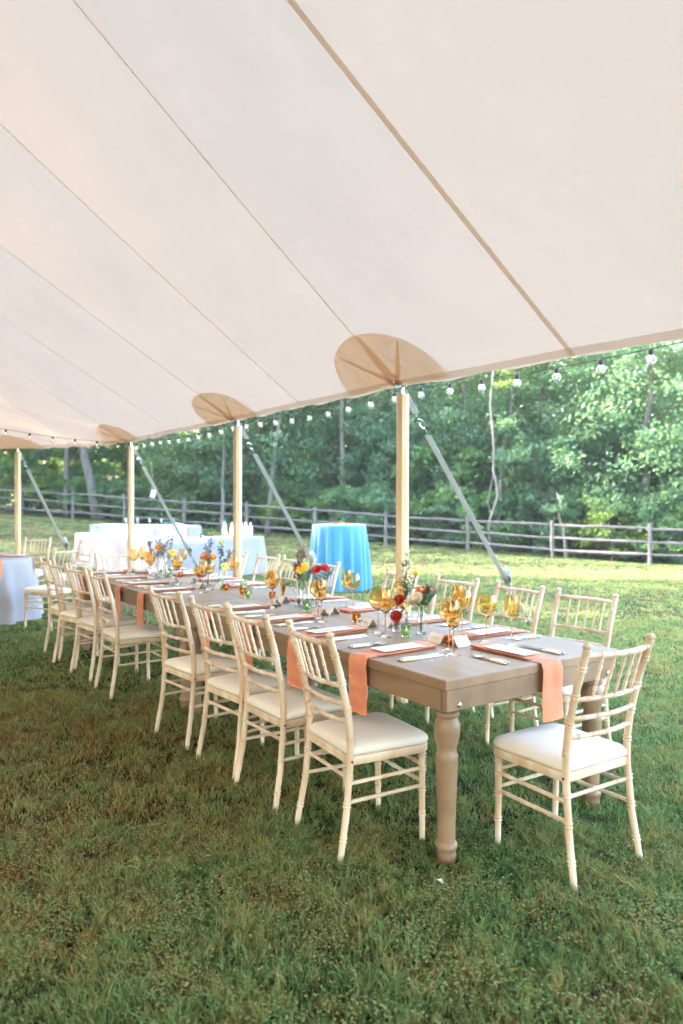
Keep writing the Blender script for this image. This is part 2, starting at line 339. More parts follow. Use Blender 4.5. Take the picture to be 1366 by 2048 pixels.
# ------------------------------------------------------------------ tent
HE = 2.30
SEAMS = [(-9.0, .66), (-7.2, .72), (-5.6, .80), (-4.0, .76), (-2.45, .78), (-.95, .76), (.52, .706), (2.07, .867), (3.37, .75), (4.70, .649), (6.27, .621), (7.97, .616)]
VR = -4.7
def arc(t, rise, bow=.0): return rise * t - bow * math.sin(math.pi * t)
seam_lines = []
def eave(u): return float(np.interp(u, [-2.45, -.95, .52, 2.07], [0, -.06, -.03, 0]))      # the eave dips a little between the nearer poles
NT = 23
for u, s in SEAMS:
    L_ = 1.45 - VR; rise = s * L_
    pts = []
    for k in range(NT):
        t = k / (NT - 1); pts.append(Vector((u, 1.45 - L_ * t, HE + arc(t, rise, .10) + eave(u) * max(0, 1 - t * 2))))
    for k in range(1, NT):          # far slope down to the other eave
        t = k / (NT - 1); pts.append(Vector((u, VR - L_ * t, HE + arc(1 - t, rise, .10))))
    seam_lines.append(pts)
RIDGE_E = Vector((7.97, VR, HE + .616 * 6.15))
END = [(9.15, 1.02), (10.05, .40), (11.3, -.9), (12.2, -2.6), (12.5, -4.7), (12.2, -6.8), (11.3, -8.5), (10.05, -9.8), (9.15, -10.42)]
def UV(p): return W(p.x, p.y, p.z)
tent = thing('sailcloth_tent', 'cream sailcloth tent canopy spread over the long dining table', 'tent')
def strip(mb, A, B, n=9, billow=.05, edge=True):
    rows = []
    for i in range(len(A)):
        row = []
        for j in range(n):
            t = j / (n - 1); p = A[i].lerp(B[i], t); sag = 4 * t * (1 - t)
            k = min(i, len(A) - 1 - i) / 6.0
            if edge and k < 1: p.y += (.045 if i < len(A) / 2 else -.045) * -sag * (1 - k)
            p.z += .007 * math.sin(i * 2.3 + j * 1.9 + A[0].x * 3) * sag ** .5 * (1.6 if k < 2 else .8)
            p.z += billow * sag * min(1, k) - (.018 * sag if k < 1 else 0)
            row.append(UV(p))
        rows.append(row)
    mb.grid(rows)
for a_, b_ in zip(seam_lines[:-1], seam_lines[1:]):
    mb = MB(); strip(mb, a_, b_); obj('canopy_panel', mb, TENT, tent, ang=None)
# near closing end (behind the camera) and rounded far end
def fan(hems, apex, a0):
    lines = [a0] + [[Vector((u, v, HE)).lerp(apex, k / 10.0) - Vector((0, 0, .25 * math.sin(math.pi * k / 10.0))) for k in range(11)] for u, v in hems]
    return lines
farl = [[Vector((u, v, HE)).lerp(RIDGE_E, k / 22.0) - Vector((0, 0, .10 * math.sin(math.pi * k / 22.0))) for k in range(23)] for u, v in END]
first = seam_lines[-1][:NT]; last = list(reversed(seam_lines[-1][NT - 1:]))
for a_, b_ in zip([first] + farl, farl + [last]):
    mb = MB(); strip(mb, a_, b_, billow=.02, edge=False); obj('canopy_panel', mb, TENT, tent, ang=None)
RN = Vector((-9.0, VR, HE + .66 * 6.15)); NEARE = [(-10.8, .4), (-12.6, -1.9), (-13.2, -4.7), (-12.6, -7.5), (-10.8, -9.8)]
nearl = [[Vector((u, v, HE)).lerp(RN, k / 22.0) for k in range(23)] for u, v in NEARE]
for a_, b_ in zip([seam_lines[0][:NT]] + nearl, nearl + [list(reversed(seam_lines[0][NT - 1:]))]):
    mb = MB(); strip(mb, a_, b_, billow=.02, edge=False); obj('canopy_panel', mb, TENT, tent, ang=None)
# seam tapes just below the canvas
def tape(pts, wid, name, M, drop=.006):
    rows = []
    for i, p in enumerate(pts):
        t = (pts[min(i + 1, len(pts) - 1)] - pts[max(i - 1, 0)]).normalized(); n = t.cross(Vector((0, 0, 1))).normalized()
        q = p + Vector((0, 0, -drop)); rows.append([UV(q - n * wid / 2), UV(q + n * wid / 2)])
    return obj(name, MB().grid(rows), M, tent, ang=None)
for (u, s), pts in list(zip(SEAMS, seam_lines))[3:]:
    tape(pts[:NT], .034 if abs(u - .52) < .01 else .013, 'seam_tape', TAPE)
for pts in farl[:4]: tape(pts, .013, 'seam_tape', TAPE)
# hem band: doubled cloth along the eave
def hem_pts():
    P = []
    us = [x[0] for x in SEAMS]
    for a_, b_ in zip(us[:-1], us[1:]):
        for j in range(6):
            t = j / 6; sag = 4 * t * (1 - t); P.append(Vector((a_ + (b_ - a_) * t, 1.45 - .045 * sag, HE - .018 * sag + eave(a_ + (b_ - a_) * t))))
    P.append(Vector((us[-1], 1.45, HE)))
    pr = P[-1]
    for u, v in END[:5]:
        for j in range(1, 5): P.append(pr.lerp(Vector((u, v, HE)), j / 4))
        pr = P[-1]
    return P
HP = hem_pts()
rows = [[UV(p + Vector((0, -.068, .037))), UV(p + Vector((0, -.044, .021))), UV(p + Vector((0, -.018, .003)))] for p in HP]
obj('hem_band', MB().grid(rows), TAPE if False else fabric_translucent('tent_hem_canvas', (.66, .57, .49), (.95, .86, .76), .75), tent, ang=None)
# reinforcement patches at the poles
POLES = [(2.01, 1.45, .867), (4.64, 1.45, .652), (7.90, 1.45, .616)]
def interp_slope(u):
    for (a_, s_), (b_, t_) in zip(SEAMS[:-1], SEAMS[1:]):
        if a_ <= u <= b_: return s_ + (t_ - s_) * (u - a_) / (b_ - a_)
    return SEAMS[-1][1]
def canopy_z(u, v):
    s = interp_slope(u); t = (1.45 - v) / (1.45 - VR); zz = HE + arc(t, s * (1.45 - VR), .10)
    for (a_, s_), (b_, t_) in zip(SEAMS[:-1], SEAMS[1:]):
        if a_ <= u <= b_:
            q = (u - a_) / (b_ - a_); sag = 4 * q * (1 - q); k = min(1, t * 22 / 6); zz += .05 * sag * k - (.018 * sag if k < 1 else 0)
    return zz
for pu, pv, s in POLES:
    rows = []
    for i in range(25):
        th = math.pi * i / 24; row = []
        for j in range(8):
            r_ = j / 7; du = .56 * r_ * math.cos(th); dv = -.37 * r_ * math.sin(th) ** .8 + .0
            u, v = pu + du, pv + dv; zz = canopy_z(u, v) - .030
            v -= .05; row.append(W(u, v, canopy_z(u, v) - .024))
        rows.append(row)
    pt = obj('corner_patch', MB().grid(rows), PATCH, tent, ang=None)
    obj('grommet', MB().lathe([(.018, -.004), (.034, -.004), (.036, 0), (.034, .004), (.018, .004)], 14, c=W(pu, pv - .05, HE + .012), close=True, axis=Matrix.Rotation(R(35), 3, Vector((-SA, CA, 0)))), STEEL, pt)
    for ang, wd_, ln in ((0, .065, 1.0), (.75, .055, .9), (-.75, .05, .9)):
        rows = []
        for j in range(8):
            r_ = j / 7
            row = []
            for sgn in (-1, 0, 1):
                du = .56 * r_ * ln * math.sin(ang) + sgn * (wd_ * (1.0 - .75 * r_)) * math.cos(ang) ; dv = -.37 * r_ * ln * math.cos(ang) ** .5
                u, v = pu + du, pv + dv - .05; row.append(W(u, v, canopy_z(u, v) - .034))
            rows.append(row)
        obj('reinforcing_strip', MB().grid(rows), PATCH, pt, ang=None)
P4 = W(10.05, .40, 0)
rows = []
for i in range(13):
    th = math.pi * i / 12; row = []
    base = Vector((10.05, .40, HE)); d1 = (Vector((11.3, -.9, HE)) - base).normalized(); d2 = (Vector((9.15, 1.02, HE)) - base).normalized(); ap = (RIDGE_E - base).normalized()
    for j in range(6):
        r_ = j / 5; c_ = math.cos(th); dd = (d1 if c_ > 0 else d2) * abs(c_) * .56 + ap * .42 * math.sin(th)
        p = base + dd * r_; row.append(UV(p + Vector((-.03, -.02, -.05 * (0.3 + math.sin(th) * r_)))))
    rows.append(row)
obj('corner_patch', MB().grid(rows), PATCH, tent, ang=None)

# ------------------------------------------------------------------ tent poles, straps, stakes
def tent_pole(p, top, label):
    o = thing('tent_pole', label, 'tent pole', (p.x, p.y, 0), AN, 'wooden poles holding up the tent eave')
    mb = MB().lathe([(.047, 0), (.047, .3), (.046, 1.2), (.0455, top - .09), (.044, top - .06)], 8); obj('shaft', mb, POLE, o, ang=30)
    mb = MB().lathe([(.012, top - .06), (.012, top + .05)], 8).lathe([(.03, top - .005), (.034, top + .012), (.02, top + .02)], 12); obj('top_pin', mb, STEEL, o)
    return o
PP = [W(2.01, 1.45), W(4.64, 1.45), W(7.90, 1.45), P4]
PL = ['thickest looking wooden tent pole, standing behind the flowers on the long table', 'wooden tent pole standing in front of the white bar cloth at its right',
      'wooden tent pole standing left of the tall bar bottles before the bar cloth', 'wooden tent pole at far left beside the round table']
for p, l in zip(PP, PL): tent_pole(p, HE, l)
STK = [(2.21, 8.55), (-.17, 10.95), (-2.54, 13.35), (-5.35, 14.7)]
SLAB = ['white guy strap running down right from the nearest tent pole', 'white guy strap sloping down toward the blue cocktail table from second pole', 'white guy strap sloping down across the white bar from third pole', 'white guy strap at far left with bundled webbing at its ratchet']
for i, (p, q, l) in enumerate(zip(PP, STK, SLAB)):
    a_ = Vector((p.x, p.y, HE - .02)); b_ = Vector((q[0], q[1], gz(*q) + .06)); d = (b_ - a_); n = d.normalized()
    a_ = a_ + n * .10
    o = thing('guy_strap', l, 'tent strap', (p.x, p.y, 0), 0, 'straps tying the tent poles to the ground')
    inv = Vector((p.x, p.y, 0))
    side = n.cross(Vector((0, 0, 1))).normalized(); nn = side.cross(n).normalized()
    def web(s0, s1, wd, th=.003):
        P0, P1 = a_ + d * s0 - inv, a_ + d * s1 - inv
        return MB().slab([[P0 - side * wd / 2 + nn * th, P0 + side * wd / 2 + nn * th], [P1 - side * wd / 2 + nn * th, P1 + side * wd / 2 + nn * th]], [[P0 - side * wd / 2, P0 + side * wd / 2], [P1 - side * wd / 2, P1 + side * wd / 2]])
    obj('upper_webbing', web(-.02, .045, .05), WEB, o, False)
    mb = MB(); c = a_ + d * .075 - inv      # carabiner loop and hook
    mb.tube([c + n * (.06 * math.sin(t)) + side * (.022 * math.cos(t)) for t in [k * math.pi / 8 for k in range(17)]], .006, 6)
    mb.tube([c + n * .05, c + n * .09, c + n * .12], [.007, .012, .007], 6); obj('snap_hook', mb, STEEL, o)
    obj('webbing', web(.11, .93, .052), WEB, o, False)
    c = a_ + d * .72 - inv
    Mx = Matrix((side, n, nn)).transposed()
    mb = MB().box(c + nn * .025, (.07, .13, .03), bev=.006, tilt=Mx).box(c + nn * .05 + n * .03, (.06, .05, .03), bev=.005, tilt=Mx); mb.tube([c - side * .045 + nn * .03, c + side * .045 + nn * .03], .014, 8); obj('ratchet', mb, DARKM, o)
    mb = MB(); ph = rnd.random() * 6      # surplus webbing rolled and tied at the ratchet
    for k in range(7):
        r_ = .03 + .011 * k; pts = []
        for j in range(13):
            t = j / 12 * 2 * math.pi; off = .035 * math.sin(k * 2.1 + ph)
            pts.append(c + nn * (.06 + r_ * .5 * math.cos(t) + .02) + n * (r_ * 1.3 * math.sin(t) - .02 + off) + side * (.02 * math.sin(k * 1.7)))
        mb.tube(pts, .012, 5, squash=(1, 1, 1))
    tail = [c + nn * .05 + n * .02, c + nn * .075 + n * .09 - Vector((0, 0, .02)), c + nn * .06 + n * .15 - Vector((0, 0, .06)), c + nn * .05 + n * .17 - Vector((0, 0, .14))]
    mb.tube(tail, [.016, .02, .018, .012], 5); obj('rolled_webbing', mb, WEB, o)
    s_ = thing('ground_stake', ['steel stake in the lawn at foot of the nearest guy strap', 'steel stake at foot of the strap near the blue table', 'steel stake behind the dining table at foot of third strap', 'steel stake at foot of the far left guy strap'][i], 'stake', (q[0], q[1], gz(*q)), 0, 'stakes anchoring the tent straps')
    obj('spike', MB().lathe([(.013, -.15), (.013, .10), (.02, .105), (.02, .125)], 8), DARKM, s_); obj('anchor_loop', MB().tube([Vector((.03 * math.cos(t), 0, .06 + .03 * math.sin(t))) for t in [k * math.pi / 6 for k in range(13)]], .006, 6), STEEL, s_)

# tag hanging near the third pole
tp = Vector((-2.62, 10.0, 0)); tgo = thing('hang_tag', 'small white card tag dangling on a string beside third tent pole', 'tag', tp)
obj('string', MB().tube([(0, 0, 2.02), (.01, 0, 1.7), (.0, 0, 1.66)], .003, 4), WEB, tgo); obj('card', MB().box((0.02, 0, 1.58), (.075, .004, .12), tilt=Matrix.Rotation(R(12), 3, 'Y')), CARD, tgo, False)

# ------------------------------------------------------------------ string lights
def bulb_mesh():
    g = MB().lathe([(.0, -.082), (.012, -.080), (.021, -.071), (.025, -.058), (.022, -.044), (.014, -.034), (.0105, -.028), (.0095, -.028), (.013, -.034), (.021, -.044), (.0238, -.058), (.0198, -.0705), (.0115, -.079), (.0004, -.081)], 12)
    s = MB().lathe([(.011, -.032), (.013, -.028), (.013, -.004), (.006, .003)], 8)
    f = MB().tube([(-.004, 0, -.034), (-.006, 0, -.058), (0, .003, -.066), (.006, 0, -.058), (.004, 0, -.034)], .0026, 4)
    return g.mesh('bulb'), s.mesh('socket'), f.mesh('filament')
BG, BS, BF = bulb_mesh()
BULBG = glass_mat('bulb_glass', (1, .98, .95), 1.5)
def lights(label, cord, bulbs):
    o = thing('string_lights', label, 'string lights', (0, 0, 0))
    obj('cord', MB().tube(cord, .0026, 5), BLACKP, o)
    for p in bulbs:
        b = obj('bulb', BG, BULBG, o); b.location = p; s = obj('socket', BS, BLACKP, b); f = obj('filament', BF, FILA, b)
us = [(-1.5 + .1 * k) for k in range(120)]
def cz(u): return 2.268 + .014 * math.cos((u - 2.05) * 2 * math.pi / 2.6) + .6 * eave(u)
cord = [W(u, 1.50, cz(u)) for u in us if u < 7.9]
bl = [W(u, 1.50, cz(u)) for u in [-.80 + .2965 * k for k in range(30)] if u < 7.9]
lights('globe bulb string hung along the tent eave from pole to pole', cord, bl)
def cat(a_, b_, sag, n=24): return [a_.lerp(b_, k / n) - Vector((0, 0, 4 * sag * (k / n) * (1 - k / n))) for k in range(n + 1)]
A_ = W(7.85, 1.40, 2.28); B_ = W(8.3, -4.2, 3.75)
c2 = cat(A_, B_, .38, 40)
lights('globe bulb string swagged up under the canopy from the third pole', c2, [c2[k] for k in range(1, 34, 2)])
A_ = W(10.0, .38, 2.27); B_ = W(9.2, -4.5, 3.9); c3 = cat(A_, B_, .45, 30)
lights('globe bulb string rising under the canopy from the far left pole', c3, [c3[k] for k in range(1, 26, 2)])

# ------------------------------------------------------------------ chairs
def ringed(pts, r, ring_at, n=8, bump=.0028, rw=.006):
    """tube along pts with pairs of turned rings at the given arc lengths"""
    pts = [Vector(p) for p in pts]; cum = [0]
    for a_, b_ in zip(pts[:-1], pts[1:]): cum.append(cum[-1] + (b_ - a_).length)
    def at(s):
        s = min(max(s, 0), cum[-1])
        for i in range(len(pts) - 1):
            if s <= cum[i + 1] or i == len(pts) - 2: return pts[i].lerp(pts[i + 1], (s - cum[i]) / max(1e-9, cum[i + 1] - cum[i]))
    st = [(0, 1), (cum[-1], 1)] + [(c, 1) for c in cum[1:-1]]
    for q in ring_at:
        for k in (-.5, .5):
            c = q + k * rw * 2.4; st += [(c - rw * .6, .96), (c - rw * .25, 1 + bump / r), (c + rw * .25, 1 + bump / r), (c + rw * .6, .96)]
    st = sorted((s, f) for s, f in st if 0 <= s <= cum[-1])
    return [at(s) for s, f in st], [(r(s / cum[-1]) if callable(r) else r) * f for s, f in st]
def rt(mb, pts, r, rings, n=8, **k):
    rr = r if not callable(r) else .014
    P, Q = ringed(pts, rr, rings, **k)
    if callable(r):
        tot = sum((b - a).length for a, b in zip(P[:-1], P[1:])); s = 0; Q2 = []
        for i, p in enumerate(P):
            if i: s += (p - P[i - 1]).length
            Q2.append(Q[i] / .014 * r(s / tot))
        Q = Q2
    mb.tube(P, Q, n); return mb
def bow(x0, x1, y, z, depth, n=7): return [(x0 + (x1 - x0) * k / (n - 1), y - depth * math.sin(math.pi * k / (n - 1)), z) for k in range(n)]
def make_chair():
    t = thing('banquet_chair', '-', 'chair')
    def P(s): return [(s * .201, -.262, 0), (s * .191, -.226, .20), (s * .185, -.206, .40), (s * .185, -.206, .50), (s * .186, -.218, .60), (s * .188, -.256, .76), (s * .191, -.305, .912)]
    for s in (-1, 1):
        mb = rt(MB(), P(s), lambda q: .0155 - .0025 * (1 - q) ** 4, [.10, .235, .345, .50, .62, .735, .85], n=10)
        top = P(s)[-1]; mb.lathe([(.0125, 0), (.0175, .006), (.018, .014), (.011, .022), (0, .024)], 10, c=top)
        obj('back_post', mb, WOOD, t)
        F = [(s * .178, .155, 0), (s * .180, .150, .392)]
        obj('leg', rt(MB(), F, lambda q: .0125 + .004 * q, [.12, .225, .315, .37], n=10), WOOD, t)
    # seat frame: bevelled trapezoid ring, drawn as a slab with rounded outline
    def outline(gx, k=.0):
        pts = []
        cs = [(-.205 + k, .188 - k, .055), (.205 - k, .188 - k, .055), (.196 - k, -.215 + k, .03), (-.196 + k, -.215 + k, .03)]
        ang0 = [math.pi, math.pi / 2, 0, -math.pi / 2]
        for (x, y, r_), a0 in zip(cs, ang0):
            sx, sy = (1 if x > 0 else -1), (1 if y > 0 else -1)
            cx, cy = x - sx * r_, y - sy * r_
            for j in range(5):
                th = a0 - j / 4 * math.pi / 2; pts.append((cx + r_ * math.cos(th), cy + r_ * math.sin(th)))
        return pts
    o0 = outline(0); mb = MB(); N = len(o0); lv = []
    for z, k in ((.388, .004), (.392, 0), (.419, 0), (.423, .004)): lv.append([(x * (1 - k * 4), y * (1 - k * 4), z) for x, y in o0])
    vs = [p for l in lv for p in l]; fs = [(i * N + j, i * N + N + j, i * N + N + (j + 1) % N, i * N + (j + 1) % N) for i in range(3) for j in range(N)] + [tuple(range(N)), tuple(reversed(range(3 * N, 4 * N)))]
    mb.fix = True; obj('seat_frame', mb.add(vs, [f[::-1] for f in fs]), WOOD, t)
    # cushion with a soft domed top and a slightly ruffled edge
    mb = MB(); lv = []; r_ = random.Random(3)
    for z, k in ((.4235, .97), (.429, 1.012), (.440, 1.025), (.453, 1.005), (.463, .94), (.471, .79), (.4755, .5), (.4765, .2)):
        lv.append([(x * k * .985, (y + .012) * k * .985 - .012 + .0, z + (.0025 * r_.uniform(-1, 1) if .425 < z < .445 else 0)) for x, y in o0])
    vs = [p for l in lv for p in l]; fs = [(i * N + (j + 1) % N, i * N + N + (j + 1) % N, i * N + N + j, i * N + j) for i in range(7) for j in range(N)] + [tuple(reversed(range(7 * N, 8 * N)))]
    mb.fix = True; obj('cushion', mb.add(vs, [f[::-1] for f in fs]), CUSH, t, ang=None)
    yb = lambda z: -.206 - .099 * max(0, (z - .50) / .412) ** 1.25
    obj('top_rail', rt(MB(), bow(-.188, .188, yb(.885), .885, .034), .0115, [.06, .13, .2, .27, .34], bump=.0018, rw=.004), WOOD, t)
    for z, d in ((.712, .030), (.636, .028), (.560, .025)):
        obj('back_rail', rt(MB(), bow(-.187, .187, yb(z), z, d), .0095, [.05, .12, .19, .26, .33], bump=.0018, rw=.004), WOOD, t)
    for k in range(5):
        x = -.115 + .0575 * k; q = (x / .188 + 1) / 2; a_ = (x * .97, yb(.712) - .030 * math.sin(math.pi * q), .712); b_ = (x, yb(.885) - .034 * math.sin(math.pi * q), .885)
        obj('spindle', rt(MB(), [a_, b_], .0062, [.042, .086, .130], n=6, bump=.0026, rw=.004), WOOD, t)
    for s in (-1, 1):
        for z in (.315, .240):
            yq = -.206 - .02 * (1 - z / .40); obj('stretcher', rt(MB(), [(s * .188, yq, z), (s * .179, .152, z)], .0085, [.08, .16, .24, .31], n=7, bump=.0015, rw=.004), WOOD, t)
    for z in (.33, .255): obj('stretcher', rt(MB(), [(-.179, .152, z), (.179, .152, z)], .0085, [.06, .14, .22, .30], n=7, bump=.0015, rw=.004), WOOD, t)
    obj('stretcher', rt(MB(), [(-.186, -.210, .332), (.186, -.210, .332)], .0085, [.06, .14, .22, .30], n=7, bump=.0015, rw=.004), WOOD, t)
    for s in (-1, 1): obj('bolt', MB().lathe([(.0055, 0), (.0055, .003), (.002, .004)], 8, c=(s * .1995, -.206, .405), axis=Matrix.Rotation(s * math.pi / 2, 3, 'Y')), DARKM, t)
    return t
CH = make_chair()
ORD = ['nearest', 'second', 'third', 'fourth', 'fifth', 'sixth', 'seventh', 'farthest']
LU = [.475, 1.065, 1.55, 2.15, 3.48, 4.15, 4.66, 5.10]; RU = [.615, 1.155, 1.69, 2.335, 3.37, 3.99, 4.45, 5.10]
rj = random.Random(11)
for i, u in enumerate(LU):
    p = W(u, .0 + rj.uniform(-.02, .01)); place(CH, (p.x, p.y, 0), AN - math.pi / 2 + R([-6, 0, 4, 5, -1, 7, 12, 5][i]), f'{ORD[i]} pale bamboo-style chair in the row along the long table\'s grassy left side', 'pale bamboo style chairs at the long table')
for i, u in enumerate(RU):
    p = W(u, 1.405 + rj.uniform(-.01, .02)); place(CH, (p.x, p.y, 0), AN + math.pi / 2 + R([3, -2, 2, -3, 2, -2, 3, 0][i]), f'{ORD[i]} pale bamboo-style chair behind the long table on its lawn side', 'pale bamboo style chairs at the long table')
p = W(-.10, .53); place(CH, (p.x, p.y, 0), AN - R(2), 'pale chair at the near end of the long table, back turned to the camera', 'pale bamboo style chairs at the long table')
p = W(5.36, .52); place(CH, (p.x, p.y, 0), AN + math.pi + R(4), 'pale chair at the far end of the long table before the lavender cloth', 'pale bamboo style chairs at the long table')
TCX, TCY = -4.66, 9.0
for (x, y), l in (((-3.44, 8.48), 'pale chair seen side-on, seat beside the round table\'s hanging napkin'), ((-3.78, 10.0), 'pale chair behind the side-on chair at the round table'), ((-4.56, 10.55), 'pale chair facing camera across the round table right of the far left pole')):
    d = Vector((TCX - x, TCY - y, 0)); place(CH, (x, y, 0), math.atan2(d.y, d.x) - math.pi / 2, l, 'pale bamboo style chairs at the round table')

# ------------------------------------------------------------------ farm tables
def make_table():
    t = thing('farm_table', '-', 'table')
    # local: x across (v), y along (u), origin at near left floor corner
    obj('tabletop', MB().box((TW / 2, TL / 2, TH - .021), (TW, TL - .006, .042), bev=.004), TABW, t, ang=30)
    for x, y, dx, dy in ((TW / 2, .022, TW - .02, .03), (TW / 2, TL - .022, TW - .02, .03)):
        obj('apron', MB().box((x, y, .6765), (dx, dy, .085), bev=.002), TABW, t, ang=30)
    for x in (.022, TW - .022): obj('apron', MB().box((x, TL / 2, .6765), (.03, TL - .082, .085), bev=.002), TABW, t, ang=30)
    prof = [(.031, 0), (.036, .012), (.039, .03), (.037, .042), (.039, .058), (.044, .064), (.045, .074), (.041, .082), (.0355, .088), (.0365, .16), (.041, .30), (.0455, .418), (.0465, .432), (.042, .442), (.0395, .45), (.0385, .468), (.042, .478), (.048, .50), (.0525, .525), (.0535, .545), (.051, .565), (.044, .583), (.0405, .589), (.048, .594), (.0505, .602), (.048, .612), (.041, .617), (.041, .634)]
    for x in (.085, TW - .085):
        for y in (.085, TL - .085):
            l = obj('leg', MB().lathe(prof, 20, c=(x, y, 0)), TABW, t, ang=35); obj('corner_block', MB().box((x, y, .676), (.09, .09, .084)), TABW, l, False)
    for x in (.075, TW - .075):
        for y, s in ((.007, -1), (TL - .007, 1)): obj('bolt', MB().lathe([(.011, 0), (.0105, .004), (.006, .008), (0, .009)], 10, c=(x, y, .655), axis=Matrix.Rotation(-s * math.pi / 2, 3, 'X')), STEEL, t)
    return t
TB = make_table()
for k, l in ((0, 'taupe farm table nearest camera with turned legs and coral napkins'), (1, 'taupe farm table butted to the far end of the near table')):
    p = W(k * TL, 0); place(TB, (p.x, p.y, 0), AN, l, 'taupe farm tables joined in a row')

# ------------------------------------------------------------------ place settings
def strip_slab(path, wid, th, mb, wob=0.0, seed=0, twist=None):
    """cloth strip following a (y,z) path"""
    r_ = random.Random(seed); top = []; bot = []
    N = len(path)
    for i, (y, z) in enumerate(path):
        y0, z0 = path[max(i - 1, 0)]; y1, z1 = path[min(i + 1, N - 1)]; d = math.hypot(y1 - y0, z1 - z0) or 1
        ny, nz = -(z1 - z0) / d, (y1 - y0) / d; wv = wid(i / (N - 1)) if callable(wid) else wid; ra = []; rb = []
        for j in range(7):
            q = j / 6 * 2 - 1; e = wob * math.sin(q * 3 + seed + i * .5) + (-.0022 if j == 3 else 0); h = th * (1 - .75 * abs(q) ** 6)
            x = q * wv / 2 + (twist(i / (N - 1)) if twist else 0)
            ra.append(Vector((x, y + ny * (h + e), z + nz * (h + e)))); rb.append(Vector((x, y + ny * e * .2, z + nz * e * .2)))
        top.append(ra); bot.append(rb)
    mb.slab(top, bot); return mb
def make_napkin(seed, sway):
    t = thing('napkin', '-', 'napkin')
    path = [(-.016 - .003 * math.sin(k * .8 + seed), -.250 + .032 * k) for k in range(8)] + [(-.012, -.010), (-.009, -.001), (-.002, .0035), (.012, .003), (.05, .003), (.14, .003), (.24, .003), (.33, .003), (.405, .003)]
    obj('cloth', strip_slab(path, lambda q: .138 - .012 * min(1, q * 1.8), .0045, MB(), .0022, seed, lambda q: sway * max(0, .5 - q)), NAPK, t, ang=50)
    p2 = [(.40, .008), (.412, .012), (.405, .0185), (.36, .0165), (.25, .013), (.14, .0105), (.06, .009)]
    obj('folded_layer', strip_slab([(y, z) for y, z in p2], lambda q: .128 + .014 * (1 - q), .006, MB(), .003, seed + 2), NAPK, t, ang=50)
    return t
NAPS = [make_napkin(1, .004), make_napkin(4, -.010), make_napkin(8, .014)]
def scribble(mb, x0, x1, y, z, amp, rng, th=.0007, tilt=None):
    n = 16; pts = []
    for k in range(n):
        q = k / (n - 1); pts.append(Vector((x0 + (x1 - x0) * q, y + amp * math.sin(k * 2.1 + rng.random() * 2) * (.5 + rng.random()), z)))
    if tilt: pts = [tilt @ p for p in pts]
    mb.tube(pts, th, 3)
def make_menu():
    t = thing('menu_card', '-', 'menu card'); obj('card', MB().box((0, 0, 0), (.107, .25, .0012)), PAPER, t, False)
    mb = MB(); g = random.Random(5)
    for k in range(9):
        w_ = g.uniform(.02, .036); scribble(mb, -w_, w_, .095 - .022 * k, .0009, .0022, g, .0005)
    obj('print', mb, INK, t); return t
MENU = make_menu()
def make_card():
    t = thing('place_card', '-', 'place card')
    for s in (-1, 1):
        M_ = Matrix.Rotation(s * R(-38), 3, 'X'); c = Vector((0, s * -.019, .0235))
        o = obj('flap', MB().box(c, (.088, .0012, .0575), tilt=M_), CARD, t, False)
        if s == 1:
            mb = MB(); g = random.Random(9); scribble(mb, -.030, .028, 0, 0, .007, g, .0008)
            Q = Matrix.Rotation(s * R(-38), 3, 'X') @ Matrix.Rotation(R(90), 3, 'X')
            mb.v = [tuple(Q @ Vector(v) + c + Q @ Vector((0, 0, .0011))) for v in mb.v]; obj('handwriting', mb, INK, t)
    return t
PCARD = make_card()
def make_knife():
    t = thing('table_knife', '-', 'knife')
    h = MB().tube([(0, 0, .006), (0, .006, .007), (0, .05, .007), (0, .092, .006), (0, .098, .006)], [.004, .0072, .0085, .0070, .0055], 8, squash=(1, 1, .72)); ho = obj('handle', h, IVORY, t)
    obj('end_cap', MB().tube([(0, -.007, .006), (0, -.003, .0065), (0, .002, .0068)], [.003, .0062, .0068], 8), STEEL, ho)
    top = [[Vector((-.008 + .002 * q, .098 + .135 * q, .0075)), Vector((.0085 - .0095 * q ** 4, .098 + .135 * q, .006))] for q in [0, .1, .3, .5, .7, .85, .95, 1]]
    bot = [[p - Vector((0, 0, .0022)) for p in r_] for r_ in top]; obj('blade', MB().slab(top, bot), STEEL, t, ang=25); return t
def make_fork():
    t = thing('table_fork', '-', 'fork')
    h = MB().tube([(0, 0, .006), (0, .006, .007), (0, .05, .007), (0, .085, .006), (0, .092, .006)], [.004, .0072, .0085, .0068, .005], 8, squash=(1, 1, .72)); ho = obj('handle', h, IVORY, t)
    obj('end_cap', MB().tube([(0, -.007, .006), (0, -.003, .0065), (0, .002, .0068)], [.003, .0062, .0068], 8), STEEL, ho)
    mb = MB().tube([(0, .092, .006), (0, .11, .008), (0, .13, .0105), (0, .14, .0095)], [.0045, .003, .0032, .005], 6)
    def hz(y): return .0095 - .0045 * math.sin((y - .14) / .062 * math.pi) + .004 * (y - .14) / .062
    top = [[Vector((x * w_, y, hz(y))) for x in (-1, 0, 1)] for y, w_ in ((.136, .005), (.145, .010), (.155, .0125), (.163, .0125))]
    mb.slab(top, [[p - Vector((0, 0, .0014)) for p in r_] for r_ in top])
    for k in range(4):
        x = -.0108 + .0072 * k; mb.tube([(x, y, hz(y)) for y in (.162, .175, .188, .202)], [.0019, .0018, .0016, .0009], 5)
    obj('tines', mb, STEEL, t); return t
KN, FK = make_knife(), make_fork()
def balloon():
    out_ = [(.036, 0), (.0365, .0015), (.02, .004), (.006, .008), (.0038, .02), (.0036, .07), (.004, .115), (.007, .124), (.02, .130), (.036, .143), (.047, .163), (.0505, .183), (.049, .203), (.043, .224), (.0385, .236)]
    inn = [(.0375, .236), (.0418, .224), (.0477, .203), (.0492, .183), (.0457, .164), (.035, .145), (.019, .1325), (.001, .1285)]
    return out_ + inn
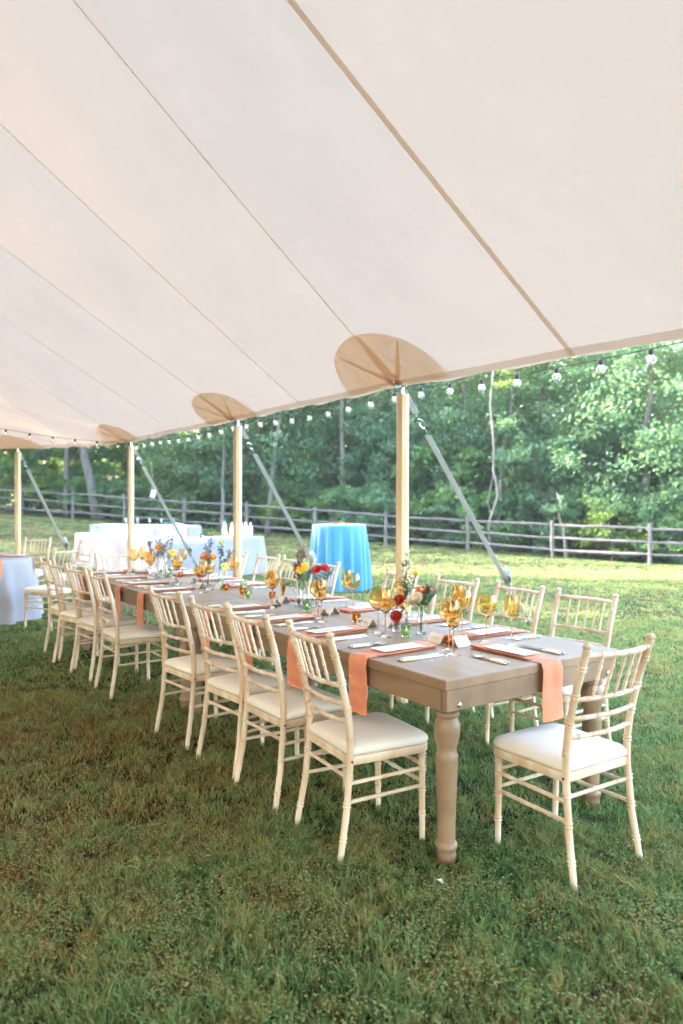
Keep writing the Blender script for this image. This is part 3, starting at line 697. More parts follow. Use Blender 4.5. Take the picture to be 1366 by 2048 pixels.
def tulip():
    out_ = [(.036, 0), (.0365, .0015), (.02, .004), (.006, .008), (.0038, .02), (.0036, .07), (.004, .113), (.008, .122), (.02, .129), (.0305, .145), (.036, .168), (.0365, .19), (.034, .215), (.030, .245)]
    inn = [(.029, .245), (.0328, .215), (.0353, .19), (.0347, .168), (.0292, .146), (.019, .1315), (.001, .1265)]
    return out_ + inn
def make_glass(prof, name):
    t = thing(name, '-', 'wine glass'); k = 7
    bowl = prof[6:]; foot = prof[:7]
    obj('bowl', MB().lathe([(.0005, prof[6][1] + .002)] + prof[7:], 28), AMBER, t, ang=50)
    obj('stem', MB().lathe(foot, 20), AMBERS, t, ang=50); return t
GB, GT = make_glass(balloon(), 'balloon_wine_glass'), make_glass(tulip(), 'tulip_wine_glass')

SIDE_L = [.55, 1.11, 1.63, 2.17, 3.36, 3.92, 4.46, 5.0]; SIDE_R = [.615, 1.12, 1.70, 2.30, 3.33, 3.90, 4.46, 5.0]
rk = random.Random(21); GRP = 'place settings on the long table'
def setting(origin, rz, who, idx):
    M_ = Matrix.Rotation(rz, 3, 'Z')
    def at(x, y, z=0): q = M_ @ Vector((x, y, 0)) + origin; return (q.x, q.y, TH + z)
    j = lambda s: rk.uniform(-s, s)
    place(NAPS[idx % 3], at(j(.012), 0), rz + j(.03), f'coral napkin draped over the table edge at {who}', 'coral napkins on the long table')
    place(MENU, at(j(.006), .215 + j(.012), .0195), rz + j(.03), f'cream menu card lying on the napkin at {who}', 'menu cards on the napkins')
    for k in range(2):
        n_ = ('inner', 'outer')[k]
        place(KN, at(.166 + .028 * k + j(.004), .075 + j(.01)), rz + j(.05), f'{n_} ivory-handled knife at {who}', 'ivory handled knives')
        place(FK, at(-.168 - .028 * k + j(.004), .075 + j(.01)), rz + j(.06), f'{n_} ivory-handled fork at {who}', 'ivory handled forks')
    place(PCARD, at(-.03 + j(.03), .50 + j(.015)), rz + j(.25), f'folded white place card beyond the napkin at {who}', 'folded place cards')
WL = ['the near corner place, left side', 'the second place from near end, left side', 'the third place from near end, left side', 'the fourth place from near end, left side', 'the fifth place from near end, left side', 'the sixth place from near end, left side', 'the seventh place from near end, left side', 'the far corner place, left side']
WR = [s.replace('left side', 'lawn side') for s in WL]
for i, u in enumerate(SIDE_L): setting(W(u, 0), AN - math.pi / 2, WL[i], i)
for i, u in enumerate(SIDE_R): setting(W(u, TW), AN + math.pi / 2, WR[i], i + 1)
setting(W(0, .60), AN, 'the near end place', 2)
setting(W(2 * TL, .55), AN + math.pi, 'the far end place', 0)
GL = [(.44, .43, 0, WL[0]), (.34, .36, 1, WL[0]), (.70, .77, 0, WR[0]), (.80, .83, 1, WR[0]), (.47, .71, 0, 'the near end place'), (.34, .75, 1, 'the near end place'),
      (.97, .42, 0, WL[1]), (.87, .39, 1, WL[1]), (1.27, .83, 0, WR[1]), (1.88, .86, 1, WR[2]), (1.74, .81, 0, WR[2]), (1.55, .42, 0, WL[2]), (1.44, .37, 1, WL[2]),
      (2.10, .42, 0, WL[3]), (2.20, .48, 1, WL[3]), (3.51, .84, 0, WR[4]), (3.72, .42, 1, WL[5]), (3.83, .47, 0, WL[5]), (4.70, .88, 0, WR[6]), (3.12, .39, 1, WL[4]), (3.26, .50, 0, WL[4]),
      (4.88, .45, 0, WL[7]), (5.06, .60, 1, 'the far end place'), (4.50, .47, 0, WL[6]), (4.38, .44, 1, WL[6])]
for u, v, k, who in GL:
    p = W(u, v, TH + .0005); place((GB, GT)[k], p, rk.uniform(0, 6), f'{("round amber balloon", "slim amber tulip")[k]} glass at {who}', 'amber wine glasses')

# ------------------------------------------------------------------ votives, vases, flowers
def make_votive(h, r, gm, name, ribs):
    t = thing(name, '-', 'candle holder')
    prof = [(r * .88, 0), (r * .92, .002)]
    for k in range(ribs): z = .006 + (h - .008) * k / ribs; prof += [(r * (.93 + .07 * z / h), z), (r * (.95 + .07 * z / h) + .0008, z + (h - .008) / ribs * .5)]
    prof += [(r, h), (r - .0025, h), (r * .88 - .0022, .006), (.0005, .006)]
    obj('holder', MB().lathe(prof, 20), gm, t, ang=60)
    c = obj('candle', MB().lathe([(r * .70, .0065), (r * .70, h * .42), (r * .6, h * .44), (.001, h * .43)], 16), WAX, t)
    obj('flame', MB().lathe([(.0005, h * .44), (.003, h * .44 + .004), (.0035, h * .44 + .007), (.0005, h * .44 + .016)], 8), FLAME, c); return t
VG, VA = make_votive(.066, .0285, GREENG, 'green_votive', 7), make_votive(.046, .0245, AMBERD, 'amber_votive', 3)
VL = [(.82, .49, 0, 'pale green votive beside the red flower vase near the front'), (.52, .51, 1, 'lit amber votive behind the nearest pair of wine glasses'), (1.86, .54, 0, 'green votive in front of the vases by the sunflower'), (3.42, .68, 0, 'green votive against the vases of the peach rose'),
      (3.17, .61, 1, 'amber votive beside the folded card below the peach rose'), (3.05, .70, 0, 'green votive standing behind an amber one at mid table'), (2.87, .60, 1, 'amber votive just in front of a green one at mid table'), (2.66, .54, 0, 'green votive alone left of the tall amber balloon glass'), (2.52, .66, 1, 'amber votive close behind the fourth place card'),
      (4.53, .67, 0, 'green votive left of the far amber glasses'), (4.36, .72, 1, 'amber votive behind the glasses near the far flowers'), (4.80, .59, 1, 'amber votive at the foot of the far blue flowers')]
for u, v, k, l in VL: place((VG, VA)[k], W(u, v, TH + .0005), rk.uniform(0, 6), l, 'votive candles on the long table')
def make_vase(prof, inner, water, name, gm=CLEAR):
    t = thing(name, '-', 'vase'); obj('glass', MB().lathe(prof + inner, 20), gm, t, ang=50); return t
BOT = make_vase([(.022, 0), (.026, .003), (.0265, .02), (.026, .075), (.021, .098), (.0165, .112), (.0155, .128), (.0175, .145)], [(.0158, .145), (.0138, .128), (.0148, .112), (.019, .098), (.024, .075), (.0245, .02), (.024, .008), (.001, .007)], .08, 'bud_vase')
TUM = make_vase([(.021, 0), (.024, .003), (.0245, .02), (.0255, .065)], [(.0238, .065), (.0228, .02), (.0222, .009), (.001, .0085)], .04, 'short_vase')
def bloom_rings(mb, c, nrm, rings, mat_w=None):
    """layered petals: rings of (count, radius, length, width, lift)"""
    q = Vector((0, 0, 1)).rotation_difference(Vector(nrm).normalized()).to_matrix(); c = Vector(c); g = random.Random(int(c.x * 9999) + len(rings))
    for (n, r0, ln, wd, lift) in rings:
        for k in range(n):
            a = 2 * math.pi * k / n + g.uniform(-.15, .15) + r0 * 50; l_ = ln * g.uniform(.88, 1.1)
            d = Vector((math.cos(a), math.sin(a), 0)); s = Vector((-d.y, d.x, 0)); z = Vector((0, 0, 1))
            P = [[d * r0 + s * wd * .25 * e for e in (-1, 0, 1)], [d * (r0 + l_ * .5) + s * wd * .55 * e + z * (lift * .55 * ln - .0008 * abs(e)) for e in (-1, 0, 1)], [d * (r0 + l_ * .85) + s * wd * .42 * e + z * (lift * .9 * ln) for e in (-1, 0, 1)], [d * (r0 + l_) + s * wd * .1 * e + z * (lift * ln) for e in (-1, 0, 1)]]
            mb.grid([[q @ p + c for p in r_] for r_ in P])
    return mb
def ball(mb, c, r, n=10, bump=0, seed=0):
    g = random.Random(seed); vs = []; m_ = 7
    for i in range(m_ + 1):
        ph = math.pi * i / m_
        for k in range(n):
            th = 2 * math.pi * k / n; e = 1 + bump * g.uniform(-1, 1); vs.append(Vector(c) + Vector((math.sin(ph) * math.cos(th), math.sin(ph) * math.sin(th), math.cos(ph))) * r * e)
    mb.add(vs, [(i * n + k, i * n + (k + 1) % n, i * n + n + (k + 1) % n, i * n + n + k) for i in range(m_) for k in range(n)]); return mb
def stem_path(base, tip, bend, n=6):
    b, t = Vector(base), Vector(tip); m_ = (b + t) / 2 + Vector(bend)
    return [b * (1 - q) ** 2 + m_ * 2 * q * (1 - q) + t * q * q for q in [k / (n - 1) for k in range(n)]]
def leaflets(mb, path, n, ln, seed, spread=1.0, lo=.3):
    g = random.Random(seed)
    for k in range(n):
        q = lo + (1 - lo) * g.random(); i = min(int(q * (len(path) - 1)), len(path) - 2); p = path[i].lerp(path[i + 1], q * (len(path) - 1) - i)
        a = g.uniform(0, 6.28); d = Vector((math.cos(a), math.sin(a), g.uniform(.2, 1.0))).normalized() * ln * g.uniform(.6, 1.2) * spread; s = d.cross(Vector((0, 0, 1))).normalized() * ln * .16
        mb.grid([[p, p], [p + d * .5 - s, p + d * .5 + s], [p + d, p + d]])
FG = 'cut flowers in the table vases'
def flower(kind, vase, tip, label, nrm=(0, -.6, .8), seed=1, bend=(0, 0, 0), r=None):
    tip = (tip[0] * 1.15, tip[1] * 1.15, tip[2] * (1.06 if tip[2] > .2 else 1.0))
    """vase: world xyz of a vase base; tip: offset of the bloom from it"""
    t = thing('flower_stem', label, 'flower', vase, 0, FG); g = random.Random(seed)
    base = (g.uniform(-.01, .01), g.uniform(-.01, .01), .012); neck = (tip[0] * .12, tip[1] * .12, .13 if tip[2] > .15 else tip[2] * .6)
    path = [Vector(base)] + stem_path(neck, tip, bend)
    st = MB().tube(path, .0017, 5)
    if kind in ('filler', 'spray', 'thistle', 'maroon'):
        bl_ = MB(); lf = MB(); tips = []
        for k in range({'filler': 26, 'spray': 26, 'thistle': 20, 'maroon': 24}[kind]):
            q = g.uniform(.35, 1.0); i = min(int(q * (len(path) - 1)), len(path) - 2); p = path[i].lerp(path[i + 1], q * (len(path) - 1) - i)
            a = g.uniform(0, 6.28); e = p + Vector((math.cos(a) * g.uniform(.01, .035), math.sin(a) * g.uniform(.01, .035), g.uniform(.005, .045)))
            st.tube([p, (p + e) / 2 + Vector((0, 0, -.003)), e], [.0010, .0008, .0006], 4); tips.append(e)
        for e in tips + [path[-1]]:
            if kind == 'thistle':
                for k in range(9):
                    a, b_ = g.uniform(0, 6.28), g.uniform(-.4, 1.2); d = Vector((math.cos(a) * math.cos(b_), math.sin(a) * math.cos(b_), math.sin(b_))) * g.uniform(.018, .036); s = d.cross(Vector((.3, .2, 1))).normalized() * .0022
                    bl_.grid([[e - s, e + s], [e + d, e + d]])
            else:
                ball(bl_, e, g.uniform(.0042, .0072) if kind != 'maroon' else g.uniform(.0045, .0075), 6, .25, seed)
                if kind == 'maroon':
                    for k in range(4): a = g.uniform(0, 6.28); d = Vector((math.cos(a) * .008, math.sin(a) * .008, g.uniform(.004, .016))); bl_.tube([e, e + d], [.002, .0012], 4)
        leaflets(lf, path, 34, .036, seed); 
        obj('stem', st, STEMG, t); obj('leaves', lf, LEAF[0], t, False); obj('buds', bl_, {'filler': CREAM, 'spray': BLUEF, 'thistle': GREY, 'maroon': MAROON}[kind], t)
        return t
    obj('stem', st, STEMG, t); lf = MB(); leaflets(lf, path, 16, .042, seed, lo=.45); obj('leaves', lf, LEAF[1], t, False)
    c = Vector(tip); n_ = Vector(nrm).normalized()
    if kind == 'billy': obj('bloom', ball(MB(), c, .0165, 14, .05, seed), YEL, t)
    elif kind == 'red': obj('bloom', bloom_rings(MB(), c, n_, [(14, .004, .031, .015, .05), (13, .004, .026, .014, .35), (10, .003, .019, .012, .75), (7, .001, .012, .009, 1.3)]), RED, t)
    elif kind == 'rose' or kind == 'peach':
        k = (r or 1.0) * 1.3; b_ = obj('bloom', ball(bloom_rings(MB(), c, n_, [(6, .006 * k, .030 * k, .036 * k, .55), (6, .005 * k, .025 * k, .032 * k, 1.0), (5, .004 * k, .019 * k, .026 * k, 1.6), (4, .002 * k, .014 * k, .02 * k, 2.2)]), c + n_ * .013 * k, .016 * k, 10, .05, seed), CREAM if kind == 'rose' else (PEACH if seed % 2 else ORG), t)
    elif kind in ('sun', 'daisy'):
        k = 1.35 if kind == 'sun' else .92; b_ = obj('bloom', bloom_rings(MB(), c, n_, [(17, .010 * k, .030 * k, .010 * k, .12), (15, .009 * k, .026 * k, .010 * k, .35)]), SUNY if kind == 'sun' else YEL, t)
        q = Vector((0, 0, 1)).rotation_difference(n_).to_matrix(); obj('seed_head', MB().lathe([(.001, .004 * k), (.008 * k, .005 * k), (.0135 * k, .002 * k), (.014 * k, -.003 * k), (.006 * k, -.006 * k)], 12, c=c, axis=q), BROWN if kind == 'sun' else ORG, t)
    return t
def vase(kind, u, v, label):
    p = W(u, v, TH + .0005); place((BOT, TUM)[kind], p, 0, label, 'clear bud vases on the long table'); return p
# cluster nearest the camera (by the first pole)
a1 = vase(1, .96, .54, 'short clear vase holding the two red blooms near the front'); a2 = vase(0, .83, .60, 'bottle vase holding the cream rose near the front'); a3 = vase(0, 1.02, .66, 'bottle vase hidden behind the red and cream blooms near the front')
flower('red', a1, (-.005, -.025, .085), 'lower red bloom facing camera over the short front vase', (-.1, -.9, .5), 3)
flower('red', a1, (.012, .0, .170), 'upper red bloom above the short front vase', (-.3, -.8, .6), 5)
flower('daisy', a1, (.035, -.02, .130), 'small yellow daisy right of the red blooms in front', (.9, -.3, .5), 6)
flower('daisy', a1, (-.03, -.01, .140), 'small yellow daisy left of the red blooms in front', (-.5, -.5, .8), 16)
flower('rose', a2, (-.028, -.03, .175), 'large cream rose in the front bottle vase', (-.5, -.5, .75), 8, r=1.0)
flower('thistle', a2, (.065, -.01, .215), 'grey green thistle sprig leaning right of the cream rose', seed=9)
flower('thistle', a2, (.035, .02, .225), 'grey green thistle sprig behind the cream rose', seed=12)
flower('peach', a2, (.0, .03, .205), 'peach lily-like bloom behind the cream rose', (.2, -.6, .7), 3, r=.75)
flower('peach', a2, (.035, .03, .210), 'coral bloom tucked against the thistles in front', (.7, -.5, .5), 5, r=.6)
flower('billy', a3, (.045, -.005, .285), 'single yellow ball flower above the cream rose', seed=4)
flower('filler', a3, (.0, .0, .385), 'tall wispy white-budded stem rising before the first pole', seed=14)
flower('filler', a3, (-.022, .01, .34), 'wispy white-budded stem left of the tall one', seed=15)
flower('thistle', a3, (-.012, -.01, .24), 'leafy green sprig behind the upper red bloom', seed=18)
# sunflower cluster
b1 = vase(0, 2.06, .60, 'bottle vase at left under the sunflower'); b2 = vase(0, 1.98, .69, 'bottle vase right of centre under the dark red roses'); b3 = vase(0, 2.12, .70, 'bottle vase hidden in the middle of the sunflower cluster')
flower('sun', b1, (-.085, -.02, .120), 'sunflower drooping to the left out of its vase', (-.95, -.3, .1), 3, bend=(-.02, 0, .09))
flower('maroon', b1, (.015, .0, .36), 'tall maroon budded spike above the sunflower cluster', seed=7); flower('maroon', b1, (.0, .01, .30), 'shorter maroon budded spike in the sunflower cluster', seed=10)
flower('daisy', b1, (.035, -.01, .25), 'bigger yellow daisy beside the dark red roses', (.1, -.8, .6), 9); flower('daisy', b1, (.012, -.02, .235), 'lower yellow daisy at the left of the red roses', (-.3, -.8, .5), 19)
flower('red', b2, (.0, -.02, .235), 'dark red rose at centre above the middle cluster', (-.2, -.7, .7), 11); flower('red', b2, (.045, -.01, .245), 'dark red rose at the right of the middle cluster', (.4, -.7, .6), 13); flower('red', b1, (-.008, .01, .245), 'dark red bloom half hidden left of the yellow daisies', (-.6, -.5, .6), 17)
flower('thistle', b2, (.08, .0, .21), 'grey thistle sprig leaning right in the sunflower cluster', seed=21); flower('spray', b3, (-.08, .02, .25), 'thin brown-blue sprig leaning left over the sunflower', seed=23); flower('thistle', b3, (.02, .0, .22), 'leafy sprig under the red roses', seed=24)
# peach rose cluster on the far table
c1 = vase(0, 3.53, .62, 'bottle vase holding the peach rose'); c2_ = vase(0, 3.52, .71, 'bottle vase right of the peach rose'); c3_ = vase(1, 3.62, .59, 'short vase left under the peach rose')
flower('peach', c1, (-.02, -.02, .225), 'large peach rose on the far table', (-.2, -.8, .6), 5, r=.9); flower('peach', c1, (.03, .0, .22), 'smaller apricot rose right of the peach rose', (.4, -.7, .6), 4, r=.7)
flower('spray', c1, (.02, .0, .37), 'tall dusty blue spray above the peach rose', seed=31); flower('spray', c2_, (.03, .0, .34), 'dusty blue spray right of the tall one', seed=33); flower('spray', c2_, (.09, .01, .25), 'dusty blue spray leaning right of the peach rose', seed=34); flower('spray', c1, (-.02, .02, .31), 'dusty blue spray left of the tall one', seed=36)
flower('billy', c2_, (.02, -.01, .335), 'yellow ball flower above the peach rose', seed=35); flower('daisy', c2_, (.045, -.03, .155), 'yellow daisy low at right of the peach rose', (.6, -.6, .4), 37)
flower('daisy', c3_, (-.02, -.03, .125), 'yellow and red bloom low at left below the peach rose', (-.4, -.8, .3), 38); flower('red', c3_, (.0, -.03, .10), 'dark red bloom low in front below the peach rose', (-.1, -.9, .2), 39)
# far blue cluster
d1 = vase(0, 4.38, .50, 'bottle vase left under the far blue sprays'); d2 = vase(0, 4.36, .57, 'bottle vase right under the far blue sprays')
for k, (x, z) in enumerate(((-.07, .30), (-.03, .26), (.02, .33), (.07, .37), (.09, .33))): flower('spray', (d1, d2)[k % 2], (x, .0, z), ['dark blue spray far left of the farthest cluster', 'short dark blue spray at the farthest cluster', 'middle blue spray of the farthest cluster', 'tallest blue spray of the farthest cluster', 'blue spray at right of the farthest cluster'][k], seed=50 + k)
flower('peach', d1, (.015, -.02, .26), 'orange rose in the farthest cluster', (0, -.8, .6), 4, r=.65); flower('daisy', d2, (.06, -.02, .22), 'yellow daisy at the right of the farthest cluster', (.3, -.8, .5), 60)
# salt cellar and a tiny amber pot
t = thing('salt_cellar', 'tiny square clear glass salt cellar near the second place card', 'salt cellar', W(1.27, .52, TH + .0005), .4)
obj('block', MB().box((0, 0, .012), (.034, .034, .024), bev=.003), CLEAR, t, ang=30); obj('salt', MB().box((0, 0, .0275), (.02, .02, .006), bev=.002), CARD, t)
place(VA, W(1.34, .55, TH + .0005), 1.0, 'amber votive right behind the tiny salt cellar', 'votive candles on the long table')

# ------------------------------------------------------------------ round table at left
def draped_round(cx, cy, R0, H_, n, amp, M_, name, label, cat_, flare=.06, seed=1, gap=0.01, zb=0.0, edge_drop=.02):
    g = random.Random(seed); ph = [g.uniform(0, 6.28) for _ in range(4)]; NA = 144; rows = []
    lv = [(0.001, H_), (.5, H_), (.93, H_), (.985, H_ - .002), (1.0, H_ - edge_drop)]
    for r_, z in lv: rows.append([Vector((cx + R0 * r_ * math.cos(t), cy + R0 * r_ * math.sin(t), zb + z)) for t in [2 * math.pi * k / NA for k in range(NA + 1)]])
    for k in range(1, 15):
        q = k / 14; z = (H_ - edge_drop) * (1 - q) + gap; row = []
        for j in range(NA + 1):
            t = 2 * math.pi * (j % NA) / NA
            f = math.sin(n * t + ph[0] + .6 * math.sin(3 * t + ph[2])) + .45 * math.sin((n // 2) * t + ph[1]) + .25 * math.sin((n * 2 - 3) * t + ph[3])
            r_ = R0 + flare * q + amp * f * min(1, q * 1.6) ** .9
            row.append(Vector((cx + r_ * math.cos(t), cy + r_ * math.sin(t), zb + z)))
        rows.append(row)
    o = obj(name, MB().grid(rows), M_, ang=None); tag(o, label, cat_); return o
draped_round(TCX, TCY, .76, .76, 13, .05, WHITE, 'draped_round_table', 'round table under a floor length white cloth at the left edge', 'table', .10, 4)
for i, (ang, l) in enumerate(((-38, 'coral napkin hanging in front of the round table\'s white cloth'), (22, 'coral napkin hanging at the right edge of the round table'), (75, 'coral napkin lying at the back of the round table'))):
    th = R(ang); p = (TCX + .762 * math.cos(th), TCY + .762 * math.sin(th), TH + .001); place(NAPS[i], p, th + math.pi / 2, l, 'coral napkins on the round table')
    q = (TCX + .54 * math.cos(th), TCY + .54 * math.sin(th), TH + .021); place(MENU, q, th + math.pi / 2, ['cream menu card on the front napkin of the round table', 'cream menu card on the right napkin of the round table', 'cream menu card on the back napkin of the round table'][i], 'menu cards on the napkins')
place(GB, (TCX + .34, TCY - .10, TH + .001), 0, 'round amber balloon glass on the round table at the left edge', 'amber wine glasses')

# ------------------------------------------------------------------ blue cocktail table
draped_round(-.04, 12.35, .455, 1.10, 17, .042, BLUE, 'cocktail_table', 'tall cocktail table under a bright sky blue cloth on the lawn', 'table', .05, 9)
for x, y, M_, l in ((-.10, 12.2, AMBERD, 'small amber votive at left on the blue cocktail table'), (.10, 12.22, AMBERD, 'small amber votive at right on the blue cocktail table')):
    place(VA, (x, y, 1.101), 0, l, 'votive candles on the blue table')
place(VG, (.0, 12.25, 1.101), 0, 'green votive at centre of the blue cocktail table', 'votive candles on the blue table')
place(VG, (.035, 12.36, 1.101), 0, 'green votive at back centre of the blue cocktail table', 'votive candles on the blue table')

# ------------------------------------------------------------------ white bar tables
def draped_box(c, ln, dp, H_, rz, label, seed, zb=0.0, amp=.016):
    g = random.Random(seed); hx, hy = ln / 2, dp / 2; per = []; step = .06
    def add(x0, y0, x1, y1):
        n = max(1, int(math.hypot(x1 - x0, y1 - y0) / step))
        for k in range(n): per.append((x0 + (x1 - x0) * k / n, y0 + (y1 - y0) * k / n))
    add(-hx, -hy, hx, -hy); add(hx, -hy, hx, hy); add(hx, hy, -hx, hy); add(-hx, hy, -hx, -hy)
    N = len(per); ph = [g.uniform(0, 6) for _ in range(4)]; rows = []
    rows.append([Vector((x * .02, y * .02, H_)) for x, y in per]); rows.append([Vector((x * .985, y * .98, H_)) for x, y in per]); rows.append([Vector((x, y, H_ - .012)) for x, y in per])
    for k in range(1, 10):
        q = k / 9; row = []
        for i, (x, y) in enumerate(per):
            s = i * step; f = math.sin(s * 9 + ph[0] + 1.5 * math.sin(s * 1.7 + ph[2])) + .6 * math.sin(s * 4.3 + ph[1]); corner = math.exp(-((min(abs(abs(x) - hx), .5) + min(abs(abs(y) - hy), .5)) / .12) ** 2)
            e = .03 * q + amp * f * q + .05 * corner * q; l_ = math.hypot(x / hx, y / hy) or 1
            dx = (1 if x > 0 else -1) * e if abs(abs(x) - hx) < 1e-6 else 0; dy = (1 if y > 0 else -1) * e if abs(abs(y) - hy) < 1e-6 else 0
            row.append(Vector((x + dx, y + dy, (H_ - .012) * (1 - q) + .015)))
        rows.append(row)
    rows = [r_ + [r_[0]] for r_ in rows]
    o = obj('draped_bar_table', MB().grid(rows), WHITE, ang=None); o.location = (c[0], c[1], zb); o.rotation_euler = (0, 0, rz); tag(o, label, 'table', 'white draped bar tables'); return o
CA_ = Vector((-3.08, 13.05, 0)); LA = Vector((-6.15, 16.75, 0)); dA = (LA - CA_).normalized(); nA = Vector((dA.y, -dA.x, 0))
if nA.y < 0: nA = -nA
cA = (CA_ + LA) / 2 + nA * .40; draped_box(cA, (LA - CA_).length, .80, .76, math.atan2(dA.y, dA.x), 'long bar table under a white cloth whose shaded side faces the dining table', 2)
EB = Vector((-1.62, 15.1, 0)); dB = (EB - CA_).normalized(); nB = Vector((-dB.y, dB.x, 0)); B0 = CA_ + dB * .84
cB = (B0 + EB) / 2 + nB * .40; draped_box(cB, (EB - B0).length, .80, .775, math.atan2(dB.y, dB.x), 'bar table under a bright white cloth left of the blue cocktail table', 5)
cC = Vector((-5.0, 18.6, 0)); draped_box(cC, 2.7, .7, .80, R(-14), 'back bar table under a white cloth beyond the long bar table', 8, zb=gz(-5.0, 18.6) - .03)
def onA(s, d): return CA_ + dA * s + nA * d + Vector((0, 0, .764))
def onB(s, d): return B0 + dB * s + nB * d + Vector((0, 0, .779))
def make_bottle(prof, M_, cap, name, cat_='bottle'):
    t = thing(name, '-', cat_); obj('body', MB().lathe(prof, 14), M_, t, ang=None)
    if cap: obj('cap', MB().lathe([(cap[0], cap[1]), (cap[0], cap[1] + .02), (cap[0] * .8, cap[1] + .024)], 10), cap[2], t)
    return t
BWHITE = mat('white_bottle', (.72, .76, .80), .25, spec=.6)
SP = make_bottle([(.036, 0), (.039, .004), (.039, .15), (.030, .19), (.014, .225), (.0135, .26)], BWHITE, (.0145, .26, mat('white_cap', (.8, .8, .8), .4)), 'water_bottle')
GN = make_bottle([(.036, 0), (.038, .004), (.038, .19), (.028, .225), (.014, .25), (.0135, .30)], TEALG, (.015, .295, mat('green_cap', (.02, .35, .2), .4)), 'green_bottle')
GS = make_bottle([(.032, 0), (.0325, .001), (.004, .006), (.0035, .08), (.02, .092), (.034, .115), (.036, .14), (.031, .185), (.0295, .185), (.034, .14), (.032, .116), (.018, .094), (.001, .09)], TEALG, None, 'stemmed_glass', 'glass')
TM = make_bottle([(.034, 0), (.036, .003), (.038, .10), (.0355, .10), (.033, .008), (.001, .007)], TEALG, None, 'aqua_tumbler', 'glass')
k = 0
for r_ in range(2):
    for c in range(4): place(SP, onB(1.15 + .135 * c, .25 + .15 * r_), 0, f'white bottle {["first", "second", "third", "fourth"][c]} from left in the {["front", "back"][r_]} row on the right bar table', 'white bottles on the right bar table')
place(GN, onB(.86, .3), 0, 'tall green-capped bottle left of the second tent pole', 'green bottles on the right bar'); place(GN, onB(.94, .42), 0, 'green bottle half hidden behind the second tent pole', 'green bottles on the right bar')
place(TM, onB(.15, .25), 0, 'aqua tumbler alone at the left corner of the right bar table')
for r_ in range(2):
    for c in range(5): place(GS, onA(4.05 + .10 * c, .22 + .14 * r_), 0, 'stemmed aqua glass in the cluster at the left end of the long bar', 'stemmed glasses at the left end of the bar')
for c in range(6): place(SP, onA(.55 + .12 * (c % 3), .25 + .14 * (c // 3)), 0, 'white bottle in the cluster beside the leaning bar sign', 'white bottles beside the bar sign')
for c in range(3): place(GN, onA(.95 + .12 * c, .48), 0, f'{("right", "middle", "left")[c]} one of three green bottles behind the white bar bottles', 'green bottles behind the white bottles')
for c in range(5): place(GS, Vector((-5.5 + .32 * c, 18.5 - .07 * c, gz(-5, 18.6) - .03 + .803)), 0, 'stemmed aqua glass on the back bar table', 'stemmed glasses on the back bar')
for c, (s_, d_) in enumerate(((2.1, .4), (2.6, .42), (3.1, .4))):
    t = thing('white_box', ['low white box on the long bar behind the third pole', 'low white box left of the third pole on the bar', 'low white box near the left end of the long bar'][c], 'box', onA(s_, d_), math.atan2(dA.y, dA.x)); obj('carton', MB().box((0, 0, .075), (.40, .28, .15), bev=.008), CARD, t, ang=30); obj('lid', MB().box((0, 0, .158), (.415, .295, .018), bev=.004), CARD, t, ang=30)
t = thing('bar_sign', 'white sign board tilted upright on the bar table near the strap', 'sign', onA(.35, .30), R(8)); obj('board', MB().box((0, .03, .165), (.20, .012, .33), tilt=Matrix.Rotation(R(14), 3, 'X') @ Matrix.Rotation(R(10), 3, 'Y')), CARD, t, False); obj('foot', MB().box((0, .06, .02), (.16, .12, .012)), CARD, t, False)

# ------------------------------------------------------------------ split rail fence
FP = []
fx0, fy0, fx1, fy1 = 9.2, 21.6, -13.9, 31.6
dl = math.hypot(fx1 - fx0, fy1 - fy0); ux, uy = (fx1 - fx0) / dl, (fy1 - fy0) / dl
px_posts = [(14.2, 19.3), (11.7, 20.4), (9.2, 21.6), (6.75, 23.2), (4.28, 24.5), (1.58, 25.5), (-.98, 26.4), (-3.6, 27.4), (-6.15, 28.3), (-8.8, 29.4), (-11.3, 30.5), (-13.9, 31.5), (-16.6, 32.6), (-19.2, 33.7)]
fence = thing('rail_fence', 'weathered grey split rail fence with three rails along the woods', 'fence')
gf = random.Random(4)
def rough_bar(a_, b_, r_, n, M_, name, seg=7, sq=1.0):
    g = gf; pts = []; rad = []
    for k in range(seg):
        q = k / (seg - 1); p = Vector(a_).lerp(Vector(b_), q) + Vector((g.uniform(-.012, .012), g.uniform(-.012, .012), g.uniform(-.014, .014))); pts.append(p); rad.append(r_ * g.uniform(.85, 1.12) * (.6 if k in (0, seg - 1) and sq < 1 else 1))
    return obj(name, MB().tube(pts, rad, n), M_, fence, ang=35)
for x, y in px_posts:
    z = gz(x, y); rough_bar((x, y, z - .1), (x + gf.uniform(-.03, .03), y, z + 1.22), .062, 6, FENCE, 'post', 5)
for (x0, y0), (x1, y1) in zip(px_posts[:-1], px_posts[1:]):
    for h in (.30, .68, 1.06):
        e = gf.uniform(-.03, .03); f = gf.uniform(-.03, .03); ex, ey = (x1 - x0) * .03, (y1 - y0) * .03
        rough_bar((x0 - ex, y0 - ey + .02, gz(x0, y0) + h + e), (x1 + ex, y1 + ey - .02, gz(x1, y1) + h + f), .046, 6, FENCE, 'rail', 7, .9)

